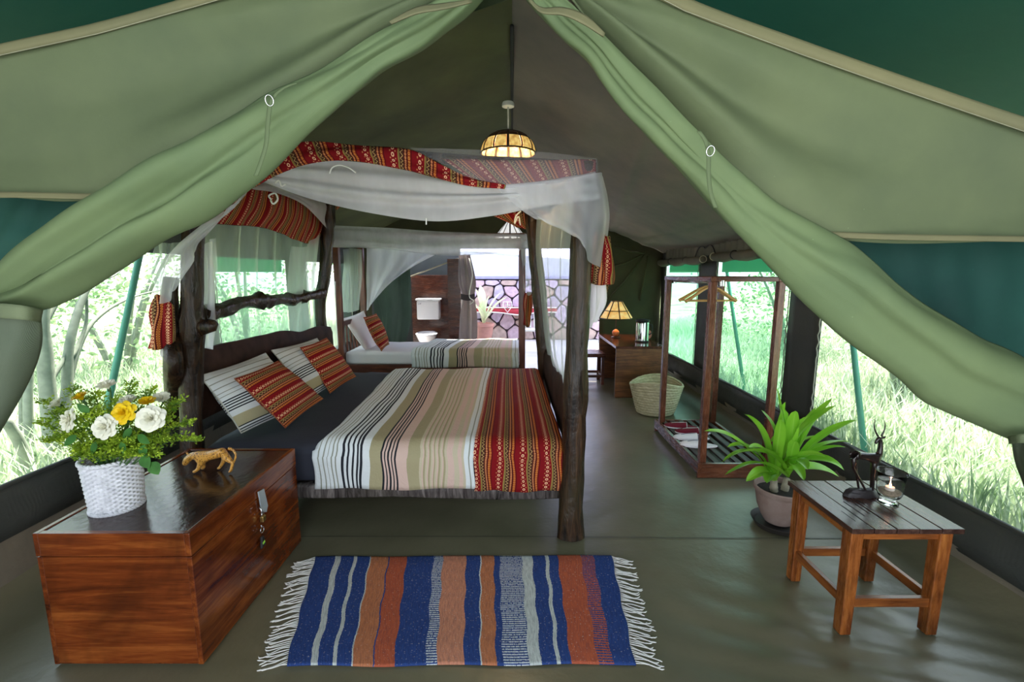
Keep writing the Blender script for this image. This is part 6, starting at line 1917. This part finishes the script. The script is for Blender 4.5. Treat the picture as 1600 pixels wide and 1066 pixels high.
# ------------------------------------------------------------------ outdoors
def grass_mat(name, a, b, tr=.3):
    t = NT(name)
    f = t.noise(t.coord(), .9, 4)
    oi = t.noise(t.coord(), 14, 2)
    col = t.ramp(t.M('ADD', t.M('MULTIPLY', f, .5), t.M('MULTIPLY', oi, .5)), [(0.40, a), (0.60, b)])
    t.base(col, .6, 0, .3)
    t.translucent(col, tr)
    return t.m
M_grass = grass_mat('glare_grass', (.17, .25, .12), (.78, .82, .66))  # near-white end of the colour stands in for blown sun highlights
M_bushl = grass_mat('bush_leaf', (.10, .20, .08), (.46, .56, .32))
M_bushd = grass_mat('dark_bush_leaf', (.03, .09, .03), (.24, .36, .16))  # darker leaf tone for some of the bushes
M_bark = plain('pale_bark', (.19, .20, .16), .8, scale=12, var=.3)
t = NT('meadow_ground')
t.base(t.ramp(t.noise(t.coord(), 1.3, 6, .6), [(0.35, (.16, .24, .08)), (0.65, (.46, .48, .28))]), .95)
for nm, x0, x1 in (('left', -40, XL - .12), ('right', XR + .12, 40)):
    g = MB().grid(lambda u, v: (x0 + (x1 - x0) * u, -4 + 44 * v, -.03 + .05 * noise.noise(V((x0 + (x1 - x0) * u, v * 20, 0)))), 40, 40).build('ground', t.m, smooth=True)
    tag(g, 'sunlit grassy ground outside the tent on the ' + nm, kind='structure')
def blades(side, n, seed, x0, x1, y0, y1, hmin, hmax):
    rn = random.Random(seed)
    vs = []; fs = []
    for k in range(n):
        x = side * (x0 + (x1 - x0) * rn.random() ** 1.5); y = y0 + (y1 - y0) * rn.random()
        if side < 0: x -= 0
        pn = noise.noise(V((x * .8, y * .8, seed)))
        h = (hmin + (hmax - hmin) * rn.random()) * (1 + .6 * pn)
        a = rn.uniform(0, 2 * pi); ln = rn.uniform(.1, .7) * h
        b = rn.uniform(0, pi); w = rn.uniform(.004, .008) * (1 + abs(x) * .12)
        dx, dy = cos(a) * ln, sin(a) * ln; wx, wy = cos(b) * w, sin(b) * w
        o = len(vs)
        vs += [(x - wx, y - wy, -.04), (x + wx, y + wy, -.04), (x + dx * .35 + wx * .8, y + dy * .35 + wy * .8, h * .6), (x + dx * .35 - wx * .8, y + dy * .35 - wy * .8, h * .6), (x + dx, y + dy, h)]
        fs += [(o, o + 1, o + 2, o + 3), (o + 3, o + 2, o + 4)]
    me = bpy.data.meshes.new('grass'); me.from_pydata(vs, [], fs); me.materials.append(M_grass)
    o = bpy.data.objects.new('grass', me); COL.objects.link(o)
    return o
g = blades(1, 30000, 1, 2.75, 10, 1.0, 13, .12, .42)
tag(g, 'tall green grass with painted sun highlights outside the right windows', 'grass', kind='stuff')
g = blades(-1, 26000, 2, 2.85, 10, 1.0, 13, .10, .38)
tag(g, 'tall green grass with painted sun highlights outside the left windows', 'grass', kind='stuff')
def bush(c, r, n, label, mat, seed, ls=.07):
    rn = random.Random(seed)
    root = empty('bush', (c[0], c[1], 0), label, 'bush', 'bushes outside the tent')
    mb = MB()
    for k in range(5):
        a = rn.uniform(0, 2 * pi)
        mb.tube(smooth_path([V((c[0] + .05 * cos(a), c[1] + .05 * sin(a), -.05)), V((c[0] + r * .25 * cos(a), c[1] + r * .25 * sin(a), c[2] * .7)), V((c[0] + r * .6 * cos(a), c[1] + r * .6 * sin(a), c[2] + r * .4))], 8), [.03 * (1 - .1 * i) * r for i in range(9)], 6)
    mb.build('branches', M_bark, root, smooth=True)
    vs = []; fs = []
    cl = [V((rn.gauss(0, 1), rn.gauss(0, 1), rn.gauss(0, 1))).normalized() * (rn.random() ** .4) for _ in range(26)]
    for k in range(n):
        q_ = cl[k % 26] + V((rn.gauss(0, .16), rn.gauss(0, .16), rn.gauss(0, .14)))
        p = V((c[0] + q_.x * r, c[1] + q_.y * r, max(0.05, c[2] + q_.z * r)))
        d = V((rn.gauss(0, 1), rn.gauss(0, 1), rn.gauss(0, .6))).normalized(); s_ = d.cross(V((rn.gauss(0, 1), rn.gauss(0, 1), 1))).normalized()
        l = ls * rn.uniform(.6, 1.3); w = l * .26
        o = len(vs)
        vs += [tuple(p), tuple(p + d * l * .45 + s_ * w), tuple(p + d * l), tuple(p + d * l * .45 - s_ * w)]
        fs.append((o, o + 1, o + 2, o + 3))
    me = bpy.data.meshes.new('foliage'); me.from_pydata(vs, [], fs); me.materials.append(mat)
    o = bpy.data.objects.new('foliage', me); COL.objects.link(o); o.parent = root
    o.matrix_parent_inverse = Matrix.Translation(-root.location)
    o['kind'] = 'stuff'
RB = [((4.6, 5.2, 1.3), 1.15, 2600, 'leafy sunlit bush directly outside the clothes rack window', 0),
      ((5.4, 3.4, 1.5), 1.3, 2600, 'loose bush seen above the plant through the nearest right window', 1),
      ((7.2, 6.0, 1.8), 1.9, 3400, 'large bush farther behind, through the gap by the window column', 0),
      ((8.2, 2.6, 1.6), 1.9, 3400, 'dark rounded bush at the far right under the door flap', 1),
      ((5.2, 8.4, 1.4), 1.5, 2800, 'bush behind the green window near the desk', 0),
      ((10.5, 10, 2.6), 3.2, 4200, 'tall tree-like bush farthest off on the right', 1),
      ((11.5, 4.8, 2.6), 3.0, 4200, 'broad far thicket beyond the right windows', 1)]
LB = [((-5.2, 4.0, 1.5), 1.2, 2600, 'leafy bush outside the window above the flower basket', 0),
      ((-5.6, 6.4, 1.5), 1.5, 2800, 'sunlit bush seen through the net behind the headboard', 0),
      ((-7.4, 2.8, 1.8), 1.7, 3000, 'bush behind the pale forked tree at far left', 1),
      ((-8.6, 5.6, 2.2), 2.2, 3600, 'dark large bush in the back beyond the left window', 1),
      ((-5.4, 9.2, 1.6), 1.7, 2800, 'bush beyond the window by the farther single bed', 0),
      ((-11.5, 9.5, 2.8), 3.4, 4200, 'tall thicket farthest off on the left', 1)]
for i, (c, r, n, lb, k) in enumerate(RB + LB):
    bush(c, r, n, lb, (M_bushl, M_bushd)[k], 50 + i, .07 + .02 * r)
# pale forked tree outside the left window
def TP(px, py, X=-3.5): return PX(px, py, X)
tr = empty('forked_tree', TP(100, 700), 'pale slender forked tree trunks close outside the left window', 'tree')
def br(pts, r0, r1, X=-3.5, nm='branch'):
    q_ = smooth_path([TP(a, b, X) for a, b in pts], 16)
    MB().tube(q_, [r0 + (r1 - r0) * i / 16 for i in range(17)], 10, rough=.15, seed=pts[0][0]).build(nm, M_bark, tr, smooth=True)
br([(92, 760), (84, 700), (78, 640), (70, 560), (66, 500), (72, 430), (78, 380)], .062, .034, nm='trunk')
br([(88, 690), (95, 660), (104, 620), (106, 560), (112, 520), (128, 470), (140, 440), (150, 400)], .048, .016)
br([(104, 620), (118, 560), (140, 510), (175, 480), (215, 462), (260, 452)], .024, .006)
br([(68, 545), (52, 530), (40, 500)], .022, .010)
br([(75, 600), (95, 570), (112, 530)], .020, .010)
br([(46, 560), (44, 640), (50, 720), (56, 780)], .030, .034, -3.9)
br([(33, 600), (34, 660), (32, 740)], .018, .02, -4.2)
br([(8, 655), (30, 690), (50, 740), (60, 780)], .030, .036, -3.4)
br([(72, 500), (88, 470), (92, 430), (90, 390)], .024, .008)
br([(106, 560), (120, 545), (135, 500), (132, 440), (120, 400)], .020, .006)
br([(128, 470), (150, 440), (180, 430), (210, 400)], .012, .004)
# thin dark trunks right
for i, (pp_, X, r) in enumerate([([(1398, 500), (1392, 460), (1402, 420)], 6.0, .05), ([(1385, 580), (1380, 520), (1390, 470)], 6.0, .05)]):
    ro = empty('thin_tree', PX(pp_[0][0], 640, X), 'thin brown trunk in the bushes seen %s through the right window' % ('higher' if i == 0 else 'lower'), 'tree')
    pts_ = [PX(a, b, X) for a, b in pp_]; pts_.insert(0, V((pts_[0].x, pts_[0].y, 0)))
    MB().tube(smooth_path(pts_, 12), [r * (1 - .05 * i_) for i_ in range(13)], 8, rough=.15).build('trunk', plain('brown_bark', (.18, .13, .09), .8), ro, smooth=True)
# green slanting fly poles outside
def gpole(a, b, X0, X1, label):
    p0 = PX(*a, X0); p1 = PX(*b, X1)
    d = (p1 - p0).normalized()
    p0 = p0 - d * .3
    p1 = p1 + d * ((p1.z + .03) / max(.1, -d.z)) if d.z < 0 else p1
    ro = empty('fly_pole', p1, label, 'pole', 'green poles outside the windows')
    MB().tube([p0, p1], .022, 12).build('shaft', M_green_pole, ro, smooth=True)
    MB().lathe([(.0005, 0), (.05, 0), (.05, .012), (.0005, .014)], (p1.x, p1.y, p1.z), 16).build('foot_plate', M_green_pole, ro, smooth=True)
gpole((218, 400), (176, 596), -2.75, -2.75, 'dark green slanting pole outside the left window above the flowers')
gpole((1331, 520), (1350, 700), 2.75, 2.75, 'green pole standing outside the nearest right window behind the antelope')
gpole((1138, 440), (1163, 610), 2.9, 2.9, 'green pole outside the window behind the clothes rack')
